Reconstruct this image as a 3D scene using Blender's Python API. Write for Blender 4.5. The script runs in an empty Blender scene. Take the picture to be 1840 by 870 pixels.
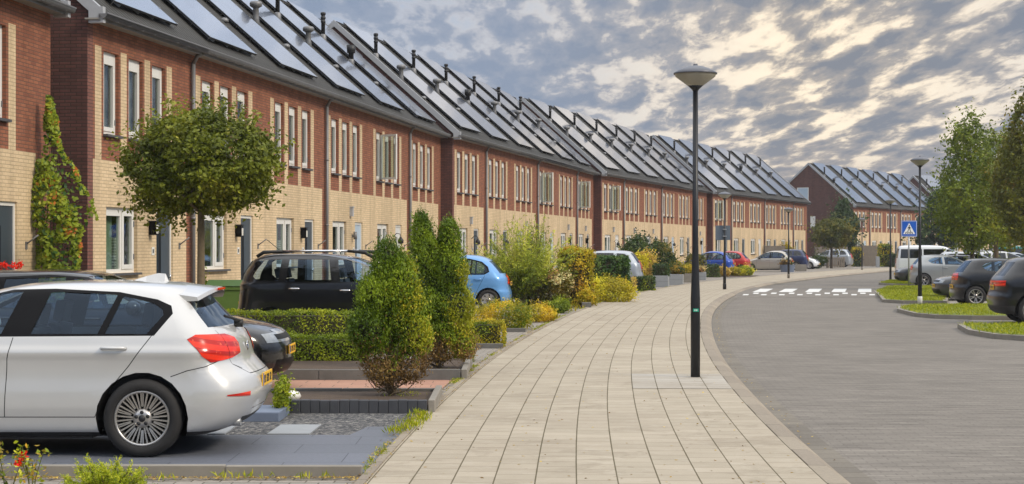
import bpy, bmesh, math, random
import numpy as np
from mathutils import Vector, Matrix
R = math.radians
random.seed(7)
rng = np.random.default_rng(11)
S = bpy.context.scene
COL = S.collection

# ------------------------------------------------------------------ camera, world, sun, exposure
CAM_H = 1.69
cam = bpy.data.cameras.new('camera'); camo = bpy.data.objects.new('camera', cam); COL.objects.link(camo)
camo.location = (0, 0, CAM_H); camo.rotation_euler = (R(90), 0, 0)
cam.sensor_width = 36; cam.lens = 3000 / 1840 * 36; cam.shift_y = 11 / 1840
cam.clip_start = 0.1; cam.clip_end = 5000
S.camera = camo

SUN_AZ, SUN_EL = 62, 36          # azimuth east of the viewing direction's back-right, elevation
world = bpy.data.worlds.new('World'); S.world = world; world.use_nodes = True
nt = world.node_tree; nt.nodes.clear()
def wn(t, **k):
    n = nt.nodes.new(t)
    for a, b in k.items(): setattr(n, a, b)
    return n
def wl(a, b): nt.links.new(a, b)
def wmath(op, a, b=None, c=None):
    n = wn('ShaderNodeMath', operation=op)
    for i, v in enumerate((a, b, c)):
        if v is None: continue
        if isinstance(v, (int, float)): n.inputs[i].default_value = v
        else: wl(v, n.inputs[i])
    return n.outputs[0]
def wmix(f, a, b):
    n = wn('ShaderNodeMix', data_type='RGBA')
    for s, v in ((n.inputs[0], f), (n.inputs[6], a), (n.inputs[7], b)):
        if isinstance(v, (int, float)): s.default_value = v
        elif isinstance(v, tuple): s.default_value = (*v, 1)
        else: wl(v, s)
    return n.outputs[2]
def wramp(v, stops):
    n = wn('ShaderNodeValToRGB'); e = n.color_ramp.elements
    while len(e) < len(stops): e.new(.5)
    for i, (p, c) in enumerate(stops):
        e[i].position = p; e[i].color = (*c, 1) if isinstance(c, tuple) else (c, c, c, 1)
    wl(v, n.inputs[0]); return n.outputs[0]
tc = wn('ShaderNodeTexCoord')
sep = wn('ShaderNodeSeparateXYZ'); wl(tc.outputs['Generated'], sep.inputs[0])
X_, Y_, Z_ = sep.outputs
zz = wmath('ADD', wmath('MAXIMUM', Z_, 0.0), 0.075)
cx = wmath('DIVIDE', X_, zz); cy = wmath('DIVIDE', Y_, zz)
cmb = wn('ShaderNodeCombineXYZ'); wl(cx, cmb.inputs[0]); wl(cy, cmb.inputs[1])
def wnoise(vec, scale, detail, rough, dist=0.0, off=(0, 0, 0), rot=0.0, sc=(1, 1, 1)):
    m = wn('ShaderNodeMapping'); m.inputs[1].default_value = off; m.inputs[2].default_value = (0, 0, rot); m.inputs[3].default_value = sc
    wl(vec, m.inputs[0])
    n = wn('ShaderNodeTexNoise'); wl(m.outputs[0], n.inputs['Vector'])
    n.inputs['Scale'].default_value = scale; n.inputs['Detail'].default_value = detail
    n.inputs['Roughness'].default_value = rough; n.inputs['Distortion'].default_value = dist
    return n.outputs[0]
n1 = wnoise(cmb.outputs[0], 1.0, 7, .55, .15, (3.1, 1.7, 0), 0.06, (6.2, 1.75, 1))       # the puffs
n2 = wnoise(cmb.outputs[0], 1.0, 3, .5, .2, (7.3, 2.2, 0), 0.1, (.9, .4, 1))           # where they crowd
n3 = wnoise(cmb.outputs[0], 1.0, 6, .62, .5, (1.3, 9.2, 0), 0.1, (13, 4.0, 1))          # fray
cov = wmath('ADD', wmath('ADD', wmath('MULTIPLY', n1, .66), wmath('MULTIPLY', n2, .34)), wmath('MULTIPLY', n3, .26))
# where the low sun stands behind the clouds: right of the lamp, some way up
glowd = wn('ShaderNodeVectorMath', operation='DOT_PRODUCT'); wl(tc.outputs['Generated'], glowd.inputs[0])
gd = Vector((.17, .97, .115)).normalized(); glowd.inputs[1].default_value = gd
glow = wmath('POWER', wmath('MAXIMUM', glowd.outputs['Value'], 0.0), 48.0)
sky = wn('ShaderNodeTexSky', sky_type='NISHITA', sun_disc=False)
sky.sun_elevation = R(SUN_EL); sky.sun_rotation = R(180 - SUN_AZ); sky.air_density = 1.2; sky.dust_density = 2.0
skyc = wn('ShaderNodeVectorMath', operation='SCALE'); wl(sky.outputs[0], skyc.inputs[0]); skyc.inputs['Scale'].default_value = .55
clear = wmix(glow, (2.3, 3.1, 4.5), (8.4, 7.2, 5.5))
clear = wmix(.12, clear, skyc.outputs[0])
bright = wmix(glow, (3.5, 3.7, 4.2), (7.2, 6.1, 4.7))
mid = wmix(glow, (2.1, 2.45, 3.1), (3.5, 3.15, 2.8))
dark = wmix(glow, (1.4, 1.8, 2.5), (1.7, 1.85, 2.15))
skycol = wmix(wramp(cov, [(.52, 0.0), (.585, 1.0)]), clear, bright)
skycol = wmix(wramp(cov, [(.565, 0.0), (.63, 1.0)]), skycol, mid)
skycol = wmix(wramp(cov, [(.60, 0.0), (.71, 1.0)]), skycol, dark)
skycol = wmix(wmath('MULTIPLY', wramp(X_, [(.0, 1.0), (.16, 0.0)]), .42), skycol, (2.3, 2.9, 4.0))
# towards the horizon the deck closes to a warm grey
hor = wramp(wmath('MAXIMUM', Z_, 0.0), [(.0, 1.0), (.065, 0.0)])
skycol = wmix(wmath('MULTIPLY', hor, .75), skycol, (2.7, 2.35, 2.25))
# an overcast dome is brighter overhead
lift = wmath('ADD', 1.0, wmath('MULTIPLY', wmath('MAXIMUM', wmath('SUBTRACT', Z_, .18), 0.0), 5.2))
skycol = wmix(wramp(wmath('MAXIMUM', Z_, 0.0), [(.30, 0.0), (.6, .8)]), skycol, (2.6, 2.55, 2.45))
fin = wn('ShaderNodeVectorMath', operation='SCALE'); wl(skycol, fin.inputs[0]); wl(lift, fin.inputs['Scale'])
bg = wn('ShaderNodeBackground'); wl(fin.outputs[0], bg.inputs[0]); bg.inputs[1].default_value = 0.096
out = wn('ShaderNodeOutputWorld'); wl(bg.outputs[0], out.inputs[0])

sl = bpy.data.lights.new('sun', 'SUN'); sl.energy = 1.5; sl.angle = R(12); sl.color = (1.0, .88, .71)
so = bpy.data.objects.new('sun', sl); COL.objects.link(so)
_az = R(SUN_AZ); _el = R(SUN_EL)
sdir = Vector((math.sin(_az) * math.cos(_el), -math.cos(_az) * math.cos(_el), math.sin(_el)))   # towards the sun
so.rotation_euler = sdir.to_track_quat('Z', 'Y').to_euler(); so.location = sdir * 60
S.view_settings.view_transform = 'Standard'; S.view_settings.look = 'None'
S.view_settings.exposure = 0.63; S.view_settings.gamma = 1.0
S.render.film_transparent = False
S.cycles.max_bounces = 6; S.cycles.transparent_max_bounces = 12
S.cycles.diffuse_bounces = 3; S.cycles.glossy_bounces = 3; S.cycles.transmission_bounces = 4
S.cycles.caustics_reflective = False; S.cycles.caustics_refractive = False

# ------------------------------------------------------------------ materials
class NT:
    def __init__(s, name):
        s.m = bpy.data.materials.new(name); s.m.use_nodes = True; s.t = s.m.node_tree; s.t.nodes.clear()
        s.out = s.n('ShaderNodeOutputMaterial')
    def n(s, t, **k):
        x = s.t.nodes.new(t)
        for a, b in k.items(): setattr(x, a, b)
        return x
    def put(s, sock, v):
        if v is None: return
        if isinstance(v, (int, float)):
            sock.default_value = v
        elif isinstance(v, tuple):
            sock.default_value = (*v, 1) if len(v) == 3 and sock.type == 'RGBA' else v
        else: s.t.links.new(v, sock)
    def math(s, op, a, b=None, c=None):
        x = s.n('ShaderNodeMath', operation=op)
        for i, v in enumerate((a, b, c)): s.put(x.inputs[i], v)
        return x.outputs[0]
    def mix(s, f, a, b, bt='MIX'):
        x = s.n('ShaderNodeMix', data_type='RGBA', blend_type=bt)
        s.put(x.inputs[0], f); s.put(x.inputs[6], a); s.put(x.inputs[7], b); return x.outputs[2]
    def ramp(s, v, stops, interp='LINEAR'):
        x = s.n('ShaderNodeValToRGB'); e = x.color_ramp.elements; x.color_ramp.interpolation = interp
        while len(e) < len(stops): e.new(.5)
        for i, (p, c) in enumerate(stops):
            e[i].position = p; e[i].color = (*c, 1) if isinstance(c, tuple) else (c, c, c, 1)
        s.t.links.new(v, x.inputs[0]); return x.outputs[0]
    def obj(s): return s.n('ShaderNodeTexCoord').outputs['Object']
    def uv(s): return s.n('ShaderNodeTexCoord').outputs['UV']
    def sep(s, v):
        x = s.n('ShaderNodeSeparateXYZ'); s.put(x.inputs[0], v); return x.outputs
    def comb(s, a=0.0, b=0.0, c=0.0):
        x = s.n('ShaderNodeCombineXYZ'); s.put(x.inputs[0], a); s.put(x.inputs[1], b); s.put(x.inputs[2], c); return x.outputs[0]
    def noise(s, vec, scale, detail=3.0, rough=.5, dist=0.0, sc=None):
        if sc:
            m = s.n('ShaderNodeMapping'); m.inputs[3].default_value = sc; s.put(m.inputs[0], vec); vec = m.outputs[0]
        x = s.n('ShaderNodeTexNoise'); s.put(x.inputs['Vector'], vec); x.inputs['Scale'].default_value = scale
        x.inputs['Detail'].default_value = detail; x.inputs['Roughness'].default_value = rough; x.inputs['Distortion'].default_value = dist
        return x.outputs[0]
    def bump(s, h, strength=.5, dist=.01):
        x = s.n('ShaderNodeBump'); s.put(x.inputs['Height'], h); x.inputs['Strength'].default_value = strength; x.inputs['Distance'].default_value = dist
        return x.outputs[0]
    def prin(s, col, rough=.6, metal=0.0, normal=None, spec=.5, coat=0.0, **k):
        x = s.n('ShaderNodeBsdfPrincipled'); s.put(x.inputs['Base Color'], col); s.put(x.inputs['Roughness'], rough)
        s.put(x.inputs['Metallic'], metal); s.put(x.inputs['Specular IOR Level'], spec)
        if coat: x.inputs['Coat Weight'].default_value = coat; x.inputs['Coat Roughness'].default_value = .04
        if normal is not None: s.put(x.inputs['Normal'], normal)
        return x.outputs[0]
    def done(s, sh): s.t.links.new(sh, s.out.inputs[0]); return s.m

def plain(name, col, rough=.6, metal=0.0, spec=.5, var=.12, scale=6.0, coat=0.0, bump=0.0):
    t = NT(name); o = t.obj()
    v = t.noise(o, scale, 4, .6)
    f = t.math('ADD', 1 - var, t.math('MULTIPLY', v, 2 * var))
    g = t.n('ShaderNodeVectorMath', operation='SCALE'); g.inputs[0].default_value = col; t.put(g.inputs['Scale'], f)
    nb = t.bump(t.noise(o, scale * 14, 3, .6), bump, .004) if bump else None
    return t.done(t.prin(g.outputs[0], rough, metal, nb, spec, coat))

def brick(name, cols, mortar, bw=.215, bh=.0625, side=False, mort=.009, var=.25, dirt=.2):
    """cols: two brick colours; the courses run along X (or along Y when side)."""
    t = NT(name); o = t.obj(); a, b, c = t.sep(o)
    geo = t.n('ShaderNodeNewGeometry')
    # choose the horizontal axis from the object-space normal so that returns and reveals course too
    nrm = t.sep(t.n('ShaderNodeTexCoord').outputs['Normal'])
    ax = t.math('GREATER_THAN', t.math('ABSOLUTE', nrm[0]), .6)
    h = t.math('ADD', t.math('MULTIPLY', a, t.math('SUBTRACT', 1.0, ax)), t.math('MULTIPLY', b, ax))
    x = t.n('ShaderNodeTexBrick'); t.put(x.inputs['Vector'], t.comb(h, c, 0.0))
    x.inputs['Scale'].default_value = 1.0; x.inputs['Brick Width'].default_value = bw; x.inputs['Row Height'].default_value = bh
    x.inputs['Mortar Size'].default_value = mort; x.inputs['Mortar Smooth'].default_value = .3; x.inputs['Bias'].default_value = 0.0
    x.inputs['Color1'].default_value = (*cols[0], 1); x.inputs['Color2'].default_value = (*cols[1], 1); x.inputs['Mortar'].default_value = (*mortar, 1)
    w = t.noise(o, .7, 5, .65); w2 = t.noise(o, 22, 2, .6)
    f = t.math('ADD', 1 - dirt * .5 - var * .25, t.math('ADD', t.math('MULTIPLY', w, dirt), t.math('MULTIPLY', w2, var * .5)))
    ws = t.noise(o, 1.0, 5, .6, 0, (2.6, 2.6, .22)); f = t.math('MULTIPLY', f, t.ramp(ws, [(.38, .86), (.56, 1.03)]))
    g = t.n('ShaderNodeVectorMath', operation='SCALE'); t.put(g.inputs[0], x.outputs['Color']); t.put(g.inputs['Scale'], f)
    nb = t.bump(t.math('ADD', t.math('MULTIPLY', x.outputs['Fac'], -1.0), t.math('MULTIPLY', w2, .3)), .6, .006)
    return t.done(t.prin(g.outputs[0], .88, 0.0, nb, .25))

M = {}
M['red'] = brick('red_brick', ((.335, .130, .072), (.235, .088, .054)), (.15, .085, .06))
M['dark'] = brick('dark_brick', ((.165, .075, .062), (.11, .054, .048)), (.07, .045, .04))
M['band'] = brick('corner_brick', ((.25, .11, .085), (.19, .08, .065)), (.1, .06, .05))
M['cream'] = brick('cream_brick', ((.69, .53, .335), (.60, .455, .28)), (.48, .37, .24), var=.25, dirt=.35)
M['white'] = plain('white_paint', (.74, .73, .69), .38, var=.05)
M['verge'] = plain('pale_trim', (.40, .41, .43), .4, var=.08)
M['sill'] = plain('sill_stone', (.07, .07, .075), .6)
M['zinc'] = plain('zinc', (.20, .20, .205), .5, .35, var=.18, scale=3)
M['soffit'] = plain('soffit', (.3, .28, .25), .7)
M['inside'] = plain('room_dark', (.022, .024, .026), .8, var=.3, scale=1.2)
M['doorgrey'] = plain('door_grey', (.045, .062, .08), .35, var=.06)
M['doorblue'] = plain('door_pale_blue', (.42, .52, .62), .35, var=.06)
M['doorwhite'] = plain('door_white', (.68, .68, .66), .35, var=.06)
M['black'] = plain('black_plastic', (.016, .016, .018), .5, var=.2)
M['blackgloss'] = plain('black_gloss', (.005, .005, .006), .4, 0, .12, var=.1)
M['chrome'] = plain('chrome', (.72, .72, .74), .14, 1.0, var=.04)
M['steel'] = plain('galvanised', (.4, .41, .42), .4, .8, var=.15)
M['concrete'] = plain('concrete', (.23, .21, .18), .85, var=.28, scale=3, bump=.4)
M['concretedark'] = plain('concrete_dark', (.13, .125, .115), .85, var=.35, scale=4, bump=.4)
M['curtain'] = plain('curtain_cloth', (.62, .6, .54), .8, var=.2, scale=12)
M['curtaingreen'] = plain('curtain_green', (.34, .42, .33), .8, var=.2, scale=10)
M['wood'] = plain('grey_wood', (.16, .135, .11), .8, var=.35, scale=4)
M['soil'] = plain('soil', (.075, .05, .033), .95, var=.5, scale=9, bump=.8)
M['bark'] = plain('bark', (.16, .12, .07), .9, var=.4, scale=14, bump=.8)
M['barkdark'] = plain('bark_dark', (.06, .045, .033), .9, var=.4, scale=14, bump=.6)

def blinds():
    t = NT('blinds'); o = t.obj(); z = t.sep(o)[2]
    f = t.math('FRACT', t.math('MULTIPLY', z, 18.0))
    c = t.mix(t.ramp(f, [(.25, 0.0), (.4, 1.0)]), (.16, .18, .16), (.6, .6, .54))
    return t.done(t.prin(c, .7))
M['blinds'] = blinds()

def glassmat(name, tint=(.55, .6, .6), k=1.0, gcol=(.95, .97, 1)):
    t = NT(name)
    ge = t.n('ShaderNodeNewGeometry'); dt_ = t.n('ShaderNodeVectorMath', operation='DOT_PRODUCT'); t.put(dt_.inputs[0], ge.outputs['Normal']); t.put(dt_.inputs[1], ge.outputs['Incoming'])
    gr = t.math('POWER', t.math('SUBTRACT', 1.0, t.math('ABSOLUTE', dt_.outputs['Value'])), 5.0)
    fres = t.math('MINIMUM', t.math('ADD', .05 * k, t.math('MULTIPLY', gr, .9)), 1.0)
    tr = t.n('ShaderNodeBsdfTransparent'); tr.inputs[0].default_value = (*tint, 1)
    gl = t.n('ShaderNodeBsdfGlossy'); gl.inputs['Roughness'].default_value = .03; gl.inputs['Color'].default_value = (*gcol, 1)
    w = t.noise(t.obj(), 1.5, 2, .5); t.put(gl.inputs['Normal'], t.bump(w, .06, .05))
    mx = t.n('ShaderNodeMixShader'); t.put(mx.inputs[0], fres); t.t.links.new(tr.outputs[0], mx.inputs[1]); t.t.links.new(gl.outputs[0], mx.inputs[2])
    return t.done(mx.outputs[0])
M['pane'] = glassmat('window_glass', (.78, .84, .80), 1.3)
M['carglass'] = glassmat('car_glass', (.62, .74, .84), .9, (.62, .78, 1.0))
M['tintglass'] = glassmat('tinted_glass', (.10, .12, .12), 1.2)
M['clearlamp'] = glassmat('lamp_glass', (.8, .82, .84), 1.3)

def rooftile():
    t = NT('roof_tiles'); o = t.obj(); a, b, c = t.sep(o)
    # rows step up the slope, pans run down it
    row = t.math('FRACT', t.math('MULTIPLY', c, 4.4)); pan = t.math('FRACT', t.math('MULTIPLY', a, 4.6))
    hump = t.math('SINE', t.math('MULTIPLY', pan, math.pi))
    w = t.noise(o, 1.1, 5, .65); w2 = t.noise(o, 16, 2, .6)
    c0 = t.mix(w, (.018, .018, .018), (.046, .044, .039))
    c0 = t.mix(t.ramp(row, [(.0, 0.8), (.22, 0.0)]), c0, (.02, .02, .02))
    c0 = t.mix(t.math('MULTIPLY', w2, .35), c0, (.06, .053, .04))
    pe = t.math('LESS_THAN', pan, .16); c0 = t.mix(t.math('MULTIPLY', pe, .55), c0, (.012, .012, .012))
    nb = t.bump(t.math('ADD', t.math('MULTIPLY', row, -.6), t.math('MULTIPLY', hump, .8)), .9, .03)
    return t.done(t.prin(c0, .72, 0.0, nb, .3))
M['tile'] = rooftile()

def solar():
    t = NT('solar_glass'); u = t.uv(); a, b, _ = t.sep(u)     # u in panels across, v in panels up
    fa = t.math('ABSOLUTE', t.math('SUBTRACT', t.math('FRACT', a), .5)); fb = t.math('ABSOLUTE', t.math('SUBTRACT', t.math('FRACT', b), .5))
    line = t.math('MAXIMUM', t.math('GREATER_THAN', fa, .492), t.math('GREATER_THAN', fb, .485))
    cell = t.math('MAXIMUM', t.math('GREATER_THAN', t.math('FRACT', t.math('MULTIPLY', a, 10.0)), .96), t.math('GREATER_THAN', t.math('FRACT', t.math('MULTIPLY', b, 6.0)), .96))
    w = t.noise(t.obj(), .8, 3, .6)
    c = t.mix(cell, (.08, .10, .15), (.11, .13, .17))
    c = t.mix(line, c, (.10, .11, .13))
    c = t.mix(t.math('MULTIPLY', w, .30), c, (.12, .13, .15))
    rg = t.math('ADD', .10, t.math('MULTIPLY', w, .12))
    return t.done(t.prin(c, rg, 0.0, None, .9, .5))
M['solar'] = solar()

def slabs(nm='pavement_slabs', ca=(.375, .33, .255), cb=(.45, .395, .31)):
    t = NT(nm); a, b, _ = t.sep(t.uv())   # a metres across, b metres along
    P = .30
    ra = t.math('DIVIDE', a, P); col = t.math('FLOOR', ra); fa = t.math('SUBTRACT', ra, col)
    half = t.math('MULTIPLY', t.math('MODULO', t.math('ABSOLUTE', col), 2.0), .5)
    rb = t.math('ADD', t.math('DIVIDE', b, P), half); rowi = t.math('FLOOR', rb); fb = t.math('SUBTRACT', rb, rowi)
    da = t.math('MINIMUM', fa, t.math('SUBTRACT', 1.0, fa)); db = t.math('MINIMUM', fb, t.math('SUBTRACT', 1.0, fb))
    wig = t.math('MULTIPLY', t.noise(t.comb(a, b), 2.2, 3, .6), .012)
    ja = t.math('LESS_THAN', t.math('SUBTRACT', da, wig), .0125); jb = t.ramp(t.math('SUBTRACT', db, t.math('MULTIPLY', wig, .6)), [(.006, 1.0), (.024, 0.0)])
    wn_ = t.n('ShaderNodeTexWhiteNoise', noise_dimensions='2D'); t.put(wn_.inputs['Vector'], t.comb(col, rowi))
    big = t.noise(t.comb(a, b), .55, 5, .65); fine = t.noise(t.comb(a, b), 60, 3, .7); mid = t.noise(t.comb(a, b), 5, 4, .65)
    c = t.mix(wn_.outputs[0], ca, cb)
    st_ = t.ramp(t.noise(t.comb(a, b), 1.4, 6, .7, .6), [(.54, 0.0), (.62, .38), (.70, 0.1)]); c = t.mix(st_, c, (.20, .165, .12))
    c = t.mix(t.ramp(big, [(.35, 0.0), (.7, .5)]), c, (.27, .225, .17))
    c = t.mix(t.ramp(mid, [(.5, 0.0), (.8, .45)]), c, (.50, .455, .38))
    c = t.mix(t.math('MULTIPLY', fine, .35), c, (.24, .2, .15))
    spot = t.ramp(t.noise(t.comb(a, b), 9, 2, .5), [(.70, 0.0), (.74, .6)])
    c = t.mix(spot, c, (.22, .18, .13))
    c = t.mix(t.math('MULTIPLY', jb, .8), c, (.16, .13, .09))
    c = t.mix(t.math('MULTIPLY', ja, .9), c, (.085, .07, .035))
    hgt = t.math('ADD', t.math('MULTIPLY', t.math('MAXIMUM', ja, jb), -1.0), t.math('MULTIPLY', fine, .18))
    hgt = t.math('ADD', hgt, t.math('MULTIPLY', wn_.outputs[0], .35))
    return t.done(t.prin(c, .85, 0.0, t.bump(hgt, .5, .006), .25))
M['slab'] = slabs()
M['slabnew'] = slabs('newer_slabs', (.40, .375, .33), (.48, .455, .41))

def pavers(name, c1, c2, mort, bw, bh, big=.4, rough=.85, ms=.006, streak=0.0):
    t = NT(name); u = t.uv(); a, b, _ = t.sep(u)
    x = t.n('ShaderNodeTexBrick'); t.put(x.inputs['Vector'], t.comb(a, b)); x.inputs['Scale'].default_value = 1.0
    x.inputs['Brick Width'].default_value = bw; x.inputs['Row Height'].default_value = bh; x.inputs['Mortar Size'].default_value = ms
    x.inputs['Color1'].default_value = (*c1, 1); x.inputs['Color2'].default_value = (*c2, 1); x.inputs['Mortar'].default_value = (*mort, 1)
    w = t.noise(u, .35, 6, .65); w2 = t.noise(u, 24, 4, .8)
    f = t.math('ADD', 1 - big * .5 - .35, t.math('ADD', t.math('MULTIPLY', w, big), t.math('MULTIPLY', w2, .7)))
    if streak:
        w3 = t.noise(u, 3.0, 7, .8, .3, (.30, 3.0, 1)); f = t.math('ADD', f, t.math('MULTIPLY', t.math('SUBTRACT', w3, .5), streak * 1.9))
    g = t.n('ShaderNodeVectorMath', operation='SCALE'); t.put(g.inputs[0], x.outputs['Color']); t.put(g.inputs['Scale'], f)
    nb = t.bump(t.math('ADD', t.math('MULTIPLY', x.outputs['Fac'], -1.0), t.math('MULTIPLY', w2, .4)), .5, .006)
    return t.done(t.prin(g.outputs[0], rough, 0.0, nb, .25))
M['road'] = pavers('road_clinkers', (.190, .172, .149), (.165, .148, .129), (.137, .123, .106), .21, .105, .55, streak=1.3)
M['gutter'] = pavers('gutter_stones', (.19, .17, .14), (.145, .13, .11), (.07, .06, .045), 1.0, .3, .4)
M['kerb'] = pavers('kerb_stones', (.29, .25, .195), (.235, .20, .16), (.1, .08, .06), 2.0, 1.0, .4, ms=.008)
M['yardpave'] = pavers('yard_pavers', (.30, .27, .235), (.23, .21, .185), (.10, .09, .07), .21, .105, .3)
M['yardslab'] = pavers('yard_slabs', (.34, .31, .28), (.29, .27, .25), (.10, .09, .07), .5, .5, .3, ms=.008)
M['bluestone'] = pavers('blue_slabs', (.145, .155, .185), (.125, .135, .16), (.055, .06, .075), .9, .6, .2, ms=.004, rough=.55)
M['redpave'] = pavers('red_pavers', (.42, .24, .17), (.36, .2, .145), (.17, .12, .09), .4, .3, .3)
M['lightslab'] = plain('light_slab', (.27, .285, .30), .6, var=.15, scale=5)
M['blueblock'] = plain('blue_block', (.15, .185, .26), .6, var=.15, scale=5)
M['palisade'] = plain('palisade_block', (.05, .053, .062), .7, var=.3, scale=5, bump=.3)
M['paint'] = plain('road_paint', (.62, .62, .60), .6, var=.25, scale=5)
M['ground'] = plain('rough_ground', (.07, .085, .035), .95, var=.4, scale=.6)
M['grassbase'] = plain('turf_base', (.13, .16, .022), .95, var=.4, scale=5)

def gravel():
    t = NT('gravel_bed'); o = t.obj()
    v = t.n('ShaderNodeTexVoronoi'); t.put(v.inputs['Vector'], o); v.inputs['Scale'].default_value = 42
    c = t.ramp(t.sep(v.outputs['Color'])[0], [(0.0, (.025, .027, .032)), (.45, (.085, .085, .09)), (.8, (.17, .165, .16)), (1.0, (.36, .34, .31))])
    return t.done(t.prin(c, .8, 0.0, t.bump(t.math('MULTIPLY', v.outputs['Distance'], -1.0), 1.0, .02), .3))
M['gravel'] = gravel()

def leafmat(name, stops, trans=.3, rough=.5):
    stops = [(p, tuple(min(.85, v * k) for v, k in zip(c, (1.5, 1.45, .85)))) for p, c in stops]
    t = NT(name); at = t.n('ShaderNodeAttribute', attribute_name='rnd', attribute_type='GEOMETRY')
    c = t.ramp(at.outputs['Fac'], stops)
    d = t.prin(c, rough, 0.0, None, .3)
    tl = t.n('ShaderNodeBsdfTranslucent'); t.put(tl.inputs[0], c)
    mx = t.n('ShaderNodeMixShader'); mx.inputs[0].default_value = trans; t.t.links.new(d, mx.inputs[1]); t.t.links.new(tl.outputs[0], mx.inputs[2])
    return t.done(mx.outputs[0])
L = {}
L['maple'] = leafmat('maple_leaf', [(0, (.055, .075, .009)), (.6, (.135, .16, .018)), (.9, (.2, .21, .03)), (1, (.27, .25, .06))])
L['tree'] = leafmat('street_tree_leaf', [(0, (.06, .09, .008)), (.6, (.14, .18, .014)), (1, (.27, .26, .03))])
L['treeolive'] = leafmat('olive_leaf', [(0, (.06, .07, .008)), (.6, (.14, .14, .014)), (1, (.26, .18, .025))])
L['dark'] = leafmat('dark_leaf', [(0, (.012, .03, .010)), (.6, (.03, .06, .018)), (1, (.07, .10, .03))])
L['round'] = leafmat('round_leaf', [(0, (.04, .06, .010)), (.6, (.10, .10, .018)), (1, (.17, .13, .03))])
L['thuja'] = leafmat('thuja_green', [(0, (.035, .07, .005)), (.6, (.10, .16, .010)), (1, (.19, .26, .018))])
L['thujay'] = leafmat('thuja_yellow', [(0, (.14, .17, .010)), (.6, (.26, .28, .018)), (1, (.42, .34, .03))])
L['thujab'] = leafmat('thuja_brown', [(0, (.10, .06, .03)), (.6, (.22, .14, .07)), (1, (.34, .24, .12))])
L['box'] = leafmat('box_leaf', [(0, (.06, .10, .005)), (.6, (.15, .20, .010)), (1, (.30, .33, .02))])
L['boxy'] = leafmat('yellow_hedge_leaf', [(0, (.15, .15, .008)), (.6, (.33, .28, .015)), (1, (.5, .36, .03))])
L['willow'] = leafmat('willow_leaf', [(0, (.11, .15, .012)), (.6, (.27, .31, .035)), (1, (.46, .46, .10))])
L['orange'] = leafmat('bronze_leaf', [(0, (.09, .08, .010)), (.6, (.22, .16, .015)), (1, (.42, .24, .03))])
L['ivy'] = leafmat('ivy_leaf', [(0, (.012, .035, .010)), (.6, (.035, .085, .022)), (1, (.12, .17, .06))])
L['yellow'] = leafmat('gold_leaf', [(0, (.25, .25, .012)), (.6, (.5, .45, .02)), (1, (.7, .55, .05))])
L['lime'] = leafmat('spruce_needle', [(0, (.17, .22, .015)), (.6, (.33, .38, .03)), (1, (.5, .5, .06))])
L['climb'] = leafmat('creeper_leaf', [(0, (.07, .11, .010)), (.55, (.17, .23, .025)), (.96, (.28, .30, .04)), (1, (.45, .14, .05))])
L['grass'] = leafmat('grass_blade', [(0, (.12, .16, .008)), (.6, (.22, .26, .012)), (1, (.40, .38, .04))])
L['red'] = leafmat('red_petal', [(0, (.5, .01, .008)), (1, (.75, .03, .015))])
L['pink'] = leafmat('pink_petal', [(0, (.6, .25, .18)), (1, (.8, .6, .5))])
L['tan'] = leafmat('tan_leaf', [(0, (.2, .13, .05)), (.6, (.36, .26, .1)), (1, (.5, .38, .15))])

def stemmat(c): return plain('stem', c, .8)
M['stem'] = plain('stem', (.12, .12, .03), .8)

# ------------------------------------------------------------------ object helpers
def link(name, me, parent=None):
    o = bpy.data.objects.new(name, me); COL.objects.link(o)
    if parent is not None: o.parent = parent
    return o
def tag(o, label=None, cat=None, group=None, kind=None):
    if label: o['label'] = label
    if cat: o['category'] = cat
    if group: o['group'] = group
    if kind: o['kind'] = kind
    return o
def empty(name, loc, rz=0.0, label=None, cat=None, group=None):
    o = bpy.data.objects.new(name, None); COL.objects.link(o); o.location = loc; o.rotation_euler = (0, 0, rz); o.empty_display_size = .2
    return tag(o, label, cat, group)
def copy_tree(o, parent=None):
    c = o.copy(); COL.objects.link(c)
    if parent is not None: c.parent = parent
    for ch in list(o.children): copy_tree(ch, c)
    return c

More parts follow.
